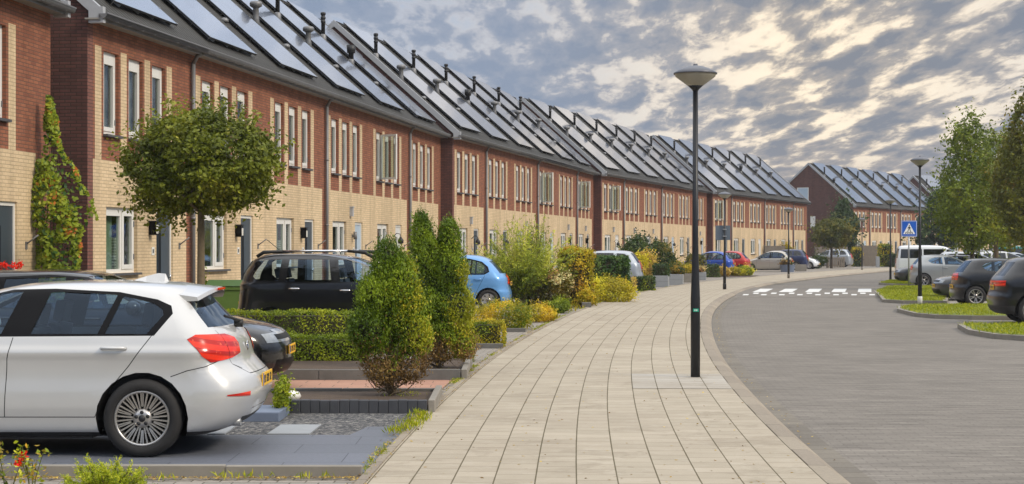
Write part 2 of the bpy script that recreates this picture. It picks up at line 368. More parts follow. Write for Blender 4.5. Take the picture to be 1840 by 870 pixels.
class MB:
    def __init__(s): s.v = []; s.f = []; s.m = []; s.mats = []; s.uv = {}; s.sm = []
    def mi(s, mat):
        if mat not in s.mats: s.mats.append(mat)
        return s.mats.index(mat)
    def face(s, pts, mat, uv=None, smooth=False):
        i = len(s.v); s.v += [tuple(p) for p in pts]; s.f.append(list(range(i, i + len(pts)))); s.m.append(s.mi(mat)); s.sm.append(smooth)
        if uv: s.uv[len(s.f) - 1] = uv
    def box(s, x0, x1, y0, y1, z0, z1, mat, M4=None):
        c = [Vector(p) for p in ((x0, y0, z0), (x1, y0, z0), (x1, y1, z0), (x0, y1, z0), (x0, y0, z1), (x1, y0, z1), (x1, y1, z1), (x0, y1, z1))]
        if M4: c = [M4 @ p for p in c]
        i = len(s.v); s.v += [tuple(p) for p in c]; k = s.mi(mat)
        for q in ((3, 2, 1, 0), (4, 5, 6, 7), (0, 1, 5, 4), (1, 2, 6, 5), (2, 3, 7, 6), (3, 0, 4, 7)):
            s.f.append([i + a for a in q]); s.m.append(k); s.sm.append(False)
        return s
    def prism(s, poly, z0, z1, mat, side=None):
        """poly: list of (x, y) counter-clockwise."""
        n = len(poly); s.face([(x, y, z1) for x, y in poly], mat)
        for a in range(n):
            b = (a + 1) % n
            s.face([(poly[a][0], poly[a][1], z0), (poly[b][0], poly[b][1], z0), (poly[b][0], poly[b][1], z1), (poly[a][0], poly[a][1], z1)], side or mat)
        return s
    def lathe(s, prof, mat, seg=20, c=(0, 0, 0), axis='Z', smooth=True, M4=None, caps=True):
        """prof: (r, h) list."""
        i = len(s.v); k = s.mi(mat)
        for r, h in prof:
            for j in range(seg):
                a = 2 * math.pi * j / seg; p = Vector((r * math.cos(a), r * math.sin(a), h))
                if axis == 'Y': p = Vector((p.x, p.z, p.y))
                if axis == 'X': p = Vector((p.z, p.x, p.y))
                p = p + Vector(c)
                if M4: p = M4 @ p
                s.v.append(tuple(p))
        for q in range(len(prof) - 1):
            for j in range(seg):
                j2 = (j + 1) % seg
                fc = [i + q * seg + j, i + q * seg + j2, i + (q + 1) * seg + j2, i + (q + 1) * seg + j]
                if axis == 'Y': fc.reverse()
                s.f.append(fc); s.m.append(k); s.sm.append(smooth)
        for q, rev in ((0, True), (len(prof) - 1, False)):
            if caps and prof[q][0] > 1e-4:
                fc = [i + q * seg + j for j in range(seg)]
                if rev: fc.reverse()
                if axis == 'Y': fc.reverse()
                s.f.append(fc); s.m.append(k); s.sm.append(False)
        return s
    def tube(s, pts, radii, mat, seg=8, smooth=True):
        pts = [Vector(p) for p in pts]
        if isinstance(radii, (int, float)): radii = [radii] * len(pts)
        i = len(s.v); k = s.mi(mat)
        for q, p in enumerate(pts):
            d = (pts[min(q + 1, len(pts) - 1)] - pts[max(q - 1, 0)]).normalized()
            u = d.cross(Vector((0, 0, 1))) if abs(d.z) < .95 else d.cross(Vector((1, 0, 0)))
            u.normalize(); w = d.cross(u).normalized()
            for j in range(seg):
                a = 2 * math.pi * j / seg; s.v.append(tuple(p + (u * math.cos(a) + w * math.sin(a)) * radii[q]))
        for q in range(len(pts) - 1):
            for j in range(seg):
                j2 = (j + 1) % seg
                s.f.append([i + q * seg + j, i + (q + 1) * seg + j, i + (q + 1) * seg + j2, i + q * seg + j2]); s.m.append(k); s.sm.append(smooth)
        s.f.append([i + j for j in range(seg)]); s.m.append(k); s.sm.append(False)
        s.f.append([i + (len(pts) - 1) * seg + j for j in range(seg)][::-1]); s.m.append(k); s.sm.append(False)
        return s
    def mesh(s, name):
        me = bpy.data.meshes.new(name); me.from_pydata(s.v, [], s.f)
        for m in s.mats: me.materials.append(M[m] if isinstance(m, str) else m)
        me.polygons.foreach_set('material_index', s.m); me.polygons.foreach_set('use_smooth', s.sm)
        if s.uv:
            ul = me.uv_layers.new(name='UVMap').data
            for fi, uv in s.uv.items():
                p = me.polygons[fi]
                for li, c in zip(p.loop_indices, uv): ul[li].uv = c
        me.update(); return me
    def build(s, name, parent=None): return link(name, s.mesh(name), parent)

def bevel(o, w=.01, seg=2):
    b = o.modifiers.new('bevel', 'BEVEL'); b.width = w; b.segments = seg; b.limit_method = 'ANGLE'; b.angle_limit = R(40); return o

# ground plan: a picture point on a level surface, as metres on the ground
def G(px, py, z=0.0):
    d = 3000 * (CAM_H - z) / (py - 446); return ((px - 920) / 3000 * d, d)
def GX(px, d): return (px - 920) / 3000 * d
# ------------------------------------------------------------------ the street: everything follows the kerb line
KP = [(1.75, -8), (1.95, -2), (2.08, 5), (2.24, 11.96), (2.40, 15.5), (2.55, 18.6), (2.70, 21.2), (2.98, 25), (3.46, 30.4), (4.17, 37), (5.25, 45.7), (6.83, 55.7),
      (8.6, 65), (11.4, 77.5), (14.9, 89.5), (23.0, 113), (33.5, 139), (46, 163), (62, 186), (84, 208), (115, 228), (160, 245)]
def catmull(P, step=.5):
    out = []
    for i in range(len(P) - 1):
        p0 = Vector(P[max(i - 1, 0)]); p1 = Vector(P[i]); p2 = Vector(P[i + 1]); p3 = Vector(P[min(i + 2, len(P) - 1)])
        n = max(2, int((p2 - p1).length / step))
        for k in range(n):
            t = k / n
            out.append(.5 * ((2 * p1) + (-p0 + p2) * t + (2 * p0 - 5 * p1 + 4 * p2 - p3) * t * t + (-p0 + 3 * p1 - 3 * p2 + p3) * t ** 3))
    out.append(Vector(P[-1])); return out
KL = catmull(KP, 1.0)
KL = [KL[0]] + [sum((KL[max(0, min(len(KL) - 1, i + j))] for j in range(-4, 5)), Vector((0, 0))) / 9 for i in range(1, len(KL) - 1)] + [KL[-1]]
KS = [0.0]
for i in range(1, len(KL)): KS.append(KS[-1] + (KL[i] - KL[i - 1]).length)
KN = []
for i in range(len(KL)):
    d = (KL[min(i + 1, len(KL) - 1)] - KL[max(i - 1, 0)]).normalized(); KN.append(Vector((d.y, -d.x)))   # to the right
def off(i, o): return KL[i] + KN[i] * o
def at_depth(y, o=0.0):
    for i in range(len(KL) - 1):
        a, b = off(i, o), off(i + 1, o)
        if a.y <= y < b.y: t = (y - a.y) / (b.y - a.y); return a.lerp(b, t), i
    return off(len(KL) - 1, o), len(KL) - 1
def strip(name, levels, mat, kind='structure', i0=0, i1=None, parent=None):
    """levels: [(offset, z), ...] left to right."""
    mb = MB(); i1 = i1 if i1 is not None else len(KL) - 1
    for i in range(i0, i1):
        for (o0, z0), (o1, z1) in zip(levels[:-1], levels[1:]):
            a, b, c, d = off(i, o0), off(i, o1), off(i + 1, o1), off(i + 1, o0)
            mb.face([(a.x, a.y, z0), (b.x, b.y, z1), (c.x, c.y, z1), (d.x, d.y, z0)], mat, [(o0, KS[i]), (o1, KS[i]), (o1, KS[i + 1]), (o0, KS[i + 1])], True)
    o = mb.build(name, parent)
    if kind: o['kind'] = kind
    return o
def sheet(name, poly, z, mat, kind='structure', ang=0.0, thick=0.0, side=None):
    mb = MB(); c, s_ = math.cos(ang), math.sin(ang)
    mb.face([(x, y, z) for x, y in poly], mat, [(x * c - y * s_, x * s_ + y * c) for x, y in poly])
    if thick:
        n = len(poly)
        for a in range(n):
            b = (a + 1) % n; (xa, ya), (xb, yb) = poly[a], poly[b]
            mb.face([(xa, ya, z - thick), (xb, yb, z - thick), (xb, yb, z), (xa, ya, z)], side or mat, [(0, 0), (1, 0), (1, .1), (0, .1)])
    o = mb.build(name)
    if kind: o['kind'] = kind
    return o
PW = 3.32
sheet('ground', [(-1500, -300), (1500, -300), (1500, 3000), (-1500, 3000)], -.16, 'ground')
strip('road', [(.48, -.10), (6.35, -.10)], 'road')
strip('gutter', [(.25, -.094), (.48, -.094)], 'gutter')
strip('kerb_joint', [(.244, -.0895), (.268, -.0895)], 'concretedark')
strip('kerb', [(0, .002), (.14, .0), (.25, -.07), (.252, -.10)], 'kerb')
strip('pavement', [(-PW, 0), (0, 0)], 'slab')
ia = min(range(len(KL)), key=lambda i: abs(KL[i].y - 20.2)); ib = min(range(len(KL)), key=lambda i: abs(KL[i].y - 22.9))
strip('pavement_patch', [(-1.2, .004), (-.004, .004)], 'slabnew', i0=ia, i1=ib)
strip('pavement_edging', [(-PW - .07, -.03), (-PW - .068, .012), (-PW, .012), (-PW + .002, -.002)], 'kerb')
strip('front_yards', [(-34, -.02), (-12, -.02), (-PW - .07, -.02)], 'yardpave')
strip('road_edging', [(6.35, -.096), (6.60, -.096)], 'gutter')
strip('parking_area', [(6.60, -.104), (14, -.104), (40, -.104)], 'yardpave')

# raised table with the zebra and its ramp marks
def band(name, y0, y1, z0, z1, mat, o0=.30, o1=6.35, n=6):
    mb = MB(); 
    for k in range(n):
        ya = y0 + (y1 - y0) * k / n; yb = y0 + (y1 - y0) * (k + 1) / n; za = z0 + (z1 - z0) * k / n; zb = z0 + (z1 - z0) * (k + 1) / n
        a, _ = at_depth(ya, o0); b, _ = at_depth(ya, o1); c, _ = at_depth(yb, o1); d, _ = at_depth(yb, o0)
        mb.face([(a.x, a.y, za), (b.x, b.y, za), (c.x, c.y, zb), (d.x, d.y, zb)], mat, [(0, ya), (o1, ya), (o1, yb), (0, yb)])
    o = mb.build(name); o['kind'] = 'structure'; return o
ZT = -.012
band('crossing_ramp', 60.8, 63.4, -.094, ZT, 'road')
band('crossing_table', 63.4, 72.2, ZT, ZT, 'road')
band('crossing_far_ramp', 72.2, 74.8, ZT, -.094, 'road')
mbp = MB()
for k in range(6):                                     # zebra bars run along the street
    x0 = .75 + k * 1.0
    a, _ = at_depth(64.6, x0); b, _ = at_depth(64.6, x0 + .52); c, _ = at_depth(69.8, x0 + .52); d, _ = at_depth(69.8, x0)
    mbp.face([(a.x, a.y, ZT + .004), (b.x, b.y, ZT + .004), (c.x, c.y, ZT + .004), (d.x, d.y, ZT + .004)], 'paint')
o = mbp.build('zebra_markings'); o['kind'] = 'structure'
mbp = MB()
for r_ in range(2):
    for k in range(9):
        x0 = .55 + k * .66 + (.33 if r_ else 0); ya = 61.9 + r_ * .85; yb = ya + (.8 if r_ else .7)
        zf = lambda y: -.094 + (ZT + .094) * (y - 60.8) / 2.6 + .004
        a, _ = at_depth(ya, x0); b, _ = at_depth(ya, x0 + .2); c, _ = at_depth(yb, x0 + .2); d, _ = at_depth(yb, x0)
        mbp.face([(a.x, a.y, zf(ya)), (b.x, b.y, zf(ya)), (c.x, c.y, zf(yb)), (d.x, d.y, zf(yb))], 'paint')
o = mbp.build('ramp_markings'); o['kind'] = 'structure'

# ------------------------------------------------------------------ terraced houses
W = 5.4; EAVE = 5.80; BAND = 3.32; STOP = 5.40; DEPTH = 9.2; RIDGE = 10.22; RY = DEPTH / 2
RS = (RIDGE - 5.95) / (RY + .28)                        # roof slope
SX = [.34, 1.56, 2.78, 4.00]; SW = .30                  # cream strips
UX = [(.74, 1.46), (1.96, 2.68), (3.18, 3.90)]; UZ = (3.80, 5.34)     # upper windows
GW = (.86, 2.40, 1.22, 2.46); GD = (3.42, 4.36, .02, 2.46)           # ground window, door
REV = .13
_wc = {}
def weld(me):
    b = bmesh.new(); b.from_mesh(me); bmesh.ops.remove_doubles(b, verts=b.verts, dist=1e-4); b.to_mesh(me); b.free(); return me
def wall_mesh(kind):
    """kind: L/R flags - 'c' corner with gable, 'b' red band, 'n' plain, 'e' far end with gable."""
    if kind in _wc: return _wc[kind]
    l, r = kind; xe = W + (.42 if r == 'e' else 0)
    mb = MB(); holes = [(a, b, *UZ) for a, b in UX] + [(GW[0], GW[1], GW[2], GW[3]), GD]
    xs = {0, xe, .25, W - .25}; 
    for s_ in SX: xs |= {s_, s_ + SW}
    for h in holes: xs |= {h[0], h[1]}
    zs = {-.1, BAND, STOP, EAVE + .35} | {h[2] for h in holes} | {h[3] for h in holes}
    xs = sorted(xs); zs = sorted(zs)
    for i in range(len(xs) - 1):
        for j in range(len(zs) - 1):
            cx_, cz = (xs[i] + xs[i + 1]) / 2, (zs[j] + zs[j + 1]) / 2
            if any(h[0] < cx_ < h[1] and h[2] < cz < h[3] for h in holes): continue
            if cz > BAND:
                m = 'cream' if cz < STOP and any(s_ < cx_ < s_ + SW for s_ in SX) else 'red'
                if l == 'c' and cx_ < .25: m = 'band'
            else:
                m = 'cream'
                if (l == 'b' and cx_ < .25) or (r == 'b' and cx_ > W - .25) : m = 'red'
                if l == 'c' and cx_ < .25: m = 'band'
                if r == 'e' and cx_ > W - .25: m = 'red'
            mb.face([(xs[i], 0, zs[j]), (xs[i + 1], 0, zs[j]), (xs[i + 1], 0, zs[j + 1]), (xs[i], 0, zs[j + 1])], m)
    for h in holes:
        m = 'red' if h[2] > 3 else 'cream'; a, b, c, d = h
        mb.face([(a, 0, c), (a, 0, d), (a, REV, d), (a, REV, c)], m); mb.face([(b, 0, d), (b, 0, c), (b, REV, c), (b, REV, d)], m)
        mb.face([(a, 0, d), (b, 0, d), (b, REV, d), (a, REV, d)], m); mb.face([(a, REV, c), (b, REV, c), (b, 0, c), (a, 0, c)], m)
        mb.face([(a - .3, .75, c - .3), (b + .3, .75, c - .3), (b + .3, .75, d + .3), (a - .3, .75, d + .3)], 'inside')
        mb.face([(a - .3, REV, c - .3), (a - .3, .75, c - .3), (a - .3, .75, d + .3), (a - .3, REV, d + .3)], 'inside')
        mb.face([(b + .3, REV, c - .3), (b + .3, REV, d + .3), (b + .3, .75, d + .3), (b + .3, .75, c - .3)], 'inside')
    def gable(x, m, flip):
        p = [(x, 0, -.1), (x, DEPTH, -.1), (x, DEPTH, EAVE + .3), (x, RY, RIDGE - .12), (x, 0, EAVE + .3)]
        if x > 0: p = p[::-1]
        mb.face(p, m)
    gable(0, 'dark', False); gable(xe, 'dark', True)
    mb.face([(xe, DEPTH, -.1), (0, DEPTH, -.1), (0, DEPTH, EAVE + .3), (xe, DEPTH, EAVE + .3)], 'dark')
    _wc[kind] = weld(mb.mesh('house_wall')); return _wc[kind]
def roof_mesh(x0, x1):
    mb = MB(); t = .10
    yE = -.28; zE = 5.95; yB = DEPTH + .28
    f = [(yE, zE), (RY, RIDGE), (yB, zE), (yB, zE - t), (RY, RIDGE - t * 1.3), (yE, zE - t)]
    for k in range(6):
        a, b = f[k], f[(k + 1) % 6]
        mb.face([(x0, *a), (x1, *a), (x1, *b), (x0, *b)][:4], 'tile')
    mb.face([(x0, *p) for p in f][::-1], 'tile'); mb.face([(x1, *p) for p in f], 'tile')
    # ridge tiles
    n = int((x1 - x0) / .45)
    for k in range(n):
        a = x0 + (x1 - x0) * k / n; b = x0 + (x1 - x0) * (k + 1) / n - .01
        mb.box(a, b, RY - .11, RY + .11, RIDGE - .05, RIDGE + .05, 'tile')
    return mb.mesh('house_roof')
def gutter_mesh(x0, x1):
    mb = MB()
    mb.box(x0, x1, -.26, 0.0, 5.80, 5.83, 'soffit')
    mb.box(x0, x1, -.28, -.262, 5.78, 5.90, 'zinc')
    prof = []
    for k in range(7):
        a = math.pi + math.pi * k / 6; prof.append((-.35 + .07 * math.cos(a), 5.90 + .085 * math.sin(a)))
    for k in range(6):
        (ya, za), (yb, zb) = prof[k], prof[k + 1]
        mb.face([(x0, ya, za), (x0, yb, zb), (x1, yb, zb), (x1, ya, za)], 'zinc', smooth=True)
        mb.face([(x0, ya, za), (x1, ya, za), (x1, yb, zb), (x0, yb, zb)], 'zinc', smooth=True)
    mb.box(x0, x1, -.43, -.405, 5.895, 5.92, 'zinc')
    mb.face([(x0, *p) for p in prof], 'zinc'); mb.face([(x1, *p) for p in prof][::-1], 'zinc')
    x = x0 + .5
    while x < x1: mb.box(x, x + .025, -.425, -.28, 5.80, 5.815, 'zinc'); x += .62
    return mb.mesh('gutter')
def array_mesh(x0=1.15, x1=4.52, u0=.42, u1=6.60):
    mb = MB(); L0 = math.hypot(RY + .28, RIDGE - 5.95); dy = (RY + .28) / L0; dz = (RIDGE - 5.95) / L0; ny, nz = -dz, dy
    def P(x, u, h): return (x, -.28 + u * dy + ny * h, 5.95 + u * dz + nz * h)
    mb.face([P(x0, u0, .125), P(x1, u0, .125), P(x1, u1, .125), P(x0, u1, .125)], 'solar', [(0, 0), (2, 0), (2, 6), (0, 6)])
    for (xa, ua, xb, ub) in ((x0, u0, x1, u0), (x1, u0, x1, u1), (x1, u1, x0, u1), (x0, u1, x0, u0)):
        mb.face([P(xa, ua, .085), P(xb, ub, .085), P(xb, ub, .124), P(xa, ua, .124)], 'black')
    mb.face([P(x0, u0, .085), P(x0, u1, .085), P(x1, u1, .085), P(x1, u0, .085)], 'black')
    me = mb.mesh('solar_array')
    rb = MB()
    for x in (x0 + .35, x1 - .35, x0 + 1.3, x1 - 1.3):
        rb.face([P(x, u0, .05), P(x + .04, u0, .05), P(x + .04, u1, .05), P(x, u1, .05)], 'steel'); rb.face([P(x, u0, .03), P(x, u1, .03), P(x, u1, .084), P(x, u0, .084)], 'steel'); rb.face([P(x + .04, u0, .03), P(x + .04, u0, .084), P(x + .04, u1, .084), P(x + .04, u1, .03)], 'steel')
    for k in range(13):
        u = u0 + (u1 - u0) * k / 12 * .98
        for x in (x0 - .03, x1 - .03):
            rb.face([P(x, u, .02), P(x + .03, u, .02), P(x + .03, u, .135), P(x, u, .135)], 'zinc'); rb.face([P(x, u, .135), P(x + .06, u, .135), P(x + .06, u + .05, .135), P(x, u + .05, .135)], 'zinc')
    return me, rb.mesh('mounting_rail')
def verge_mesh(x):
    mb = MB(); L0 = math.hypot(RY + .28, RIDGE - 5.95); dy = (RY + .28) / L0; dz = (RIDGE - 5.95) / L0
    xa, xb = x - .05, x + .05
    for sgn in (0, 1):
        Y = (lambda y: y) if not sgn else (lambda y: DEPTH - y)
        a = (Y(-.30), 5.74); b = (Y(RY), RIDGE - .14); c = (Y(RY), RIDGE + .10); d = (Y(-.30), 6.00)
        q = [(xa, *a), (xa, *b), (xa, *c), (xa, *d)]; q2 = [(xb, *p[1:]) for p in q]
        mb.face(q if sgn else q[::-1], 'verge'); mb.face(q2[::-1] if sgn else q2, 'verge')
        for k in range(4):
            k2 = (k + 1) % 4; mb.face([q[k], q2[k], q2[k2], q[k2]], 'verge')
    mb.box(xa - .012, xb + .012, -.33, -.06, 5.74, 6.03, 'verge')
    return mb.mesh('verge_board')
def win_parts(w, h, double, style):
    """frame, panes, curtains in local coordinates: x 0..w, y 0 outer face of the frame, z 0..h"""
    f = MB(); fr = .072
    def ring(x0, x1, z0, z1, t, y0, y1, mt='white'):
        f.box(x0, x0 + t, y0, y1, z0, z1, mt); f.box(x1 - t, x1, y0, y1, z0, z1, mt)
        f.box(x0 + t, x1 - t, y0, y1, z0, z0 + t, mt); f.box(x0 + t, x1 - t, y0, y1, z1 - t, z1, mt)
    ring(0, w, 0, h, fr, 0, .07)
    if double:
        xm = w * .56; f.box(xm - .035, xm + .035, 0.002, .068, fr, h - fr, 'white')
        f.box(fr, xm - .035, -.01, .05, h - fr - .09, h - fr - .002, 'white')      # vent strip over the fixed light
        ring(xm + .037, w - fr + .002, fr - .002, h - fr + .002, .085, -.018, .05)
        f.box(w - fr - .012, w - fr + .012, -.035, -.018, .25, .36, 'zinc'); f.box(w - fr - .012, w - fr + .012, -.035, -.018, h - .36, h - .25, 'zinc')
    else:
        f.box(fr, w - fr, -.012, .05, h - fr - .075, h - fr - .002, 'white')
        ring(fr - .002, w - fr + .002, fr - .002, h - fr - .077, .078, -.018, .05)
        f.box(w - fr - .012, w - fr + .012, -.035, -.018, .2, .3, 'zinc')
    p = MB(); p.box(fr, w - fr, .03, .036, fr, h - fr, 'pane')
    c = MB(); 
    def drape(x0, x1, z0, z1, mt, y=.14):
        n = max(3, int((x1 - x0) / .045))
        for k in range(n):
            a = x0 + (x1 - x0) * k / n; b = x0 + (x1 - x0) * (k + 1) / n; ya = y + (.03 if k % 2 else 0); yb = y + (0 if k % 2 else .03)
            c.face([(a, ya, z0), (b, yb, z0), (b, yb, z1), (a, ya, z1)], mt)
    if style == 0: drape(.02, w * .38, 0, h, 'curtain')
    elif style == 1: c.face([(.02, .12, h * .0), (w - .02, .12, 0), (w - .02, .12, h), (.02, .12, h)], 'blinds')
    elif style == 2: drape(.02, w * .25, 0, h, 'curtain'); drape(w * .78, w - .02, 0, h, 'curtain')
    elif style == 3: drape(.02, w * .5, 0, h, 'curtaingreen'); c.face([(w * .5, .2, .0), (w - .02, .2, 0), (w - .02, .2, h * .55), (w * .5, .2, h * .55)], 'blinds')
    else: c.face([(.02, .12, h * .62), (w - .02, .12, h * .62), (w - .02, .12, h), (.02, .12, h)], 'curtain')
    s_ = MB(); s_.box(-.03, w + .03, -REV - .03, 0.0, -.045, -.002, 'sill')
    return f.mesh('window_frame'), p.mesh('pane'), c.mesh('curtain'), s_.mesh('sill')
UWP = [win_parts(.72, 1.54, False, k) for k in range(5)]
GWP = [win_parts(1.54, 1.24, True, k) for k in range(5)]
def open_sash():
    f = MB(); w, h, t = .66, 1.42, .06
    f.box(0, t, 0, .05, 0, h, 'white'); f.box(w - t, w, 0, .05, 0, h, 'white'); f.box(t, w - t, 0, .05, 0, t, 'white'); f.box(t, w - t, 0, .05, h - t, h, 'white')
    p = MB(); p.box(t, w - t, .02, .026, t, h - t, 'pane')
    return f.mesh('open_sash'), p.mesh('sash_pane')
OSM = open_sash()
def add_window(par, x, z, parts, openw=False):
    f, p, c, s_ = parts
    w = link('window', f, par); w.location = (x, REV - .06, z)
    link('pane', p, w); link('curtain', c, w); link('sill', s_, w)
    if openw:
        sa = link('open_sash', OSM[0], w); sa.location = (.70, -.03, .06); sa.rotation_euler = (0, 0, R(180 + 62)); link('sash_pane', OSM[1], sa)
    return w
def door_parts(mt):
    fr = MB(); w, h = GD[1] - GD[0], GD[3] - GD[2]; t = .06
    fr.box(0, t, 0, .08, 0, h, 'white'); fr.box(w - t, w, 0, .08, 0, h, 'white'); fr.box(t, w - t, 0, .08, h - .07, h, 'white')
    d = MB(); d.box(t, w - t, .02, .065, .02, h - .07, mt)
    d.box(t + .012, w - t - .012, .012, .02, .35, .38, mt)
    g = MB(); g.box(w * .22, w * .38, .004, .012, .45, h - .40, 'blackgloss'); g.box(w * .20, w * .22, 0.0, .02, .42, h - .37, mt); g.box(w * .38, w * .40, 0.0, .02, .42, h - .37, mt); g.box(w * .20, w * .40, 0, .02, h - .40, h - .37, mt)
    k = MB(); k.tube([(w - .17, -.05, 1.0), (w - .17, -.05, 1.14)], .012, 'chrome', 6); k.box(w - .18, w - .16, -.05, .02, 1.06, 1.08, 'chrome')
    return [x.mesh(n) for x, n in ((fr, 'door_frame'), (d, 'door'), (g, 'door_window'), (k, 'door_handle'))]
DP = {k: door_parts(k) for k in ('doorgrey', 'doorblue', 'doorwhite')}
def flue_mesh():
    m = MB(); m.lathe([(.07, -.3), (.07, .55), (.085, .56), (.085, .62), (.07, .63), (.07, .68), (.09, .69), (.09, .75), (.07, .76), (.07, .82), (.092, .83), (.092, .9), (.05, .92)], 'black', 12)
    m.lathe([(.13, -.3), (.11, .12), (.075, .16)], 'zinc', 12); return m.mesh('flue')
def mush_mesh():
    m = MB(); m.lathe([(.12, -.3), (.09, .1), (.08, .36), (.10, .38), (.17, .42), (.18, .50), (.15, .55), (.0, .58)], 'zinc', 14); return m.mesh('roof_vent')
def cap_mesh():
    m = MB(); m.lathe([(.10, -.3), (.09, .34), (.14, .35), (.15, .62), (.0, .63)], 'black', 14); m.lathe([(.14, -.3), (.11, .1), (.092, .14)], 'zinc', 12); return m.mesh('roof_vent')
FLUE, MUSH, CAPV = flue_mesh(), mush_mesh(), cap_mesh()
def lens_mesh():
    m = MB(); m.lathe([(.11, -.02), (.10, .05), (.06, .09), (0, .10)], 'zinc', 14); return m.mesh('roof_dome')
DOME = lens_mesh()
def pipe_mesh():
    m = MB(); m.lathe([(.045, 0.0), (.045, 5.62)], 'zinc', 10, (0, -.075, 0))
    m.tube([(0, -.075, 5.60), (0, -.16, 5.76), (0, -.33, 5.84)], .045, 'zinc', 10)
    for z in (.4, 2.3, 4.1): m.lathe([(.053, z), (.053, z + .05)], 'zinc', 10, (0, -.075, 0))
    return m.mesh('downpipe')
PIPE = pipe_mesh()
def lamp_a():
    m = MB(); m.lathe([(.0, 0), (.055, 0), (.055, .22), (.0, .22)], 'zinc', 12, (0, -.10, 0)); m.box(-.03, .03, -.06, 0, .06, .14, 'zinc'); return m.mesh('wall_lamp')
def lamp_b():
    m = MB(); m.box(-.07, .07, -.16, -.02, .0, .26, 'blackgloss'); m.box(-.055, .055, -.165, -.15, .03, .2, 'curtain'); m.box(-.085, .085, -.175, -.005, .26, .285, 'black'); m.box(-.04, .04, -.02, 0, .08, .18, 'black'); return m.mesh('wall_lamp')
def lamp_c():
    m = MB(); m.tube([(0, 0, .1), (0, -.12, .22), (0, -.24, .20), (0, -.26, .1)], .015, 'black', 6); m.lathe([(.03, .1), (.10, .0), (.09, -.10), (0, -.13)], 'black', 12, (0, -.26, 0)); return m.mesh('wall_lamp')
LAMPS = [lamp_a(), lamp_b(), lamp_c()]
def letter():
    m = MB(); m.box(-.07, .07, -.012, 0, 0, .16, 'white'); m.box(-.035, -.005, -.015, -.012, .04, .12, 'black'); m.box(.01, .035, -.015, -.012, .04, .12, 'black'); return m.mesh('number_plate')
NUMP = letter()
def bellm():
    m = MB(); m.tube([(0, 0, 0), (0, -.22, .16)], .014, 'zinc', 6); m.box(-.03, .03, -.02, 0, -.08, .05, 'zinc'); return m.mesh('flag_holder')
FLAGH = bellm()
def airbrick():
    m = MB(); m.box(-.07, .07, -.09, 0, 0, .26, 'verge'); m.box(-.085, .085, -.11, 0, .26, .29, 'verge'); return m.mesh('vent_hood')
VENTH = airbrick()
ROOFM = {}; 
ARR, RAIL = array_mesh()
VLO, VHI = verge_mesh(-.03), verge_mesh(W + .45)
GUT = {k: gutter_mesh(*v) for k, v in {'m': (0, W), 'l': (-.12, W), 'r': (0, W + .54)}.items()}
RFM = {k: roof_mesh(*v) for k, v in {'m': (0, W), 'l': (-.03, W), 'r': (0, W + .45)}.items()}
hrnd = random.Random(5)
ORD = ['first', 'second', 'third', 'fourth', 'fifth', 'sixth']
def house(bx, by, th, k, blockdesc, seed, opens=(), doorm=None, group='', nearend='near', full=True, spec=None):
    """k 0..5 in its row; th: the row runs along (sin th, cos th)."""
    rr = random.Random(seed)
    kind = ('c' if k == 0 else ('b' if k in (1, 3, 5) else 'n')) + ('e' if k == 5 else ('b' if k in (0, 2, 4) else 'n'))
    x, y = bx + math.sin(th) * W * k, by + math.cos(th) * W * k
    # local x runs along the row, local y into the house (to the left of the row direction)
    name = 'terraced_house'
    e = empty(name, (x, y, 0), math.pi / 2 - th)
    tag(e, spec or f'{ORD[k]} house from the {nearend} end of {blockdesc}', 'house', group)
    wl_ = link('wall', wall_mesh(kind), e)
    z = 'l' if k == 0 else ('r' if k == 5 else 'm')
    rf = link('roof', RFM[z], e)
    ar = link('solar_array', ARR, rf); link('mounting_rail', RAIL, ar)
    fu = link('flue', FLUE, rf); v = .70; fu.location = (.55, -.28 + (RY + .28) * v, 5.95 + (RIDGE - 5.95) * v)
    mu = link('roof_vent', CAPV if seed % 7 == 3 else MUSH, rf); v = .50; mu.location = (.62, -.28 + (RY + .28) * v, 5.95 + (RIDGE - 5.95) * v)
    if full:
        dm = link('roof_dome', DOME, rf); v = .33; dm.location = (.8, -.28 + (RY + .28) * v, 5.95 + (RIDGE - 5.95) * v)
    if k == 0: link('verge_board', VLO, rf)
    if k == 5: link('verge_board', VHI, rf)
    link('gutter', GUT[z], e)
    if k in (0, 2, 4):
        p = link('downpipe', PIPE, e); p.location = (W - .02, 0, 0)
    for i, (a, b) in enumerate(UX):
        add_window(e, a, UZ[0], UWP[rr.choice((0, 0, 1, 2, 2, 4))], (i in opens))
    add_window(e, GW[0], GW[2], GWP[rr.choice((0, 2, 2, 3, 3, 1))])
    dm_ = DP[doorm or rr.choice(('doorgrey', 'doorgrey', 'doorblue', 'doorwhite'))]
    fr = link('door_frame', dm_[0], e); fr.location = (GD[0], REV - .09, GD[2])
    d = link('door', dm_[1], e); d.location = fr.location; 
    link('door_window', dm_[2], d); link('door_handle', dm_[3], d)
    if full:
        la = link('wall_lamp', LAMPS[rr.randrange(3)], e); la.location = (3.05, 0, 1.95)
        nu = link('number_plate', NUMP, e); nu.location = (3.22, 0, 1.55)
        fh = link('flag_holder', FLAGH, e); fh.location = (4.72, 0, 1.75)
        if rr.random() < .6:
            vh = link('vent_hood', VENTH, e); vh.location = (2.85, 0, 2.62)
    return e
def row_dir(th): return math.sin(th), math.cos(th)
TH = [R(6.0), R(8.8), R(12.03), R(17.1), R(22.3), R(29.5), R(48)]
S0 = (-8.10, 29.3); 
B = {1: (-7.655, 30.1), 2: (-2.22, 62.25), 3: (5.02, 94.1), 4: (15.03, 125.2), 5: (33.9, 166.0), 6: (50.6, 194.2)}
GRP = {0: 'nearest terrace at the left edge', 1: 'first full terrace', 2: 'second terrace', 3: 'third terrace', 4: 'fourth terrace', 5: 'far terrace past the gap', 6: 'last terrace behind the trees'}
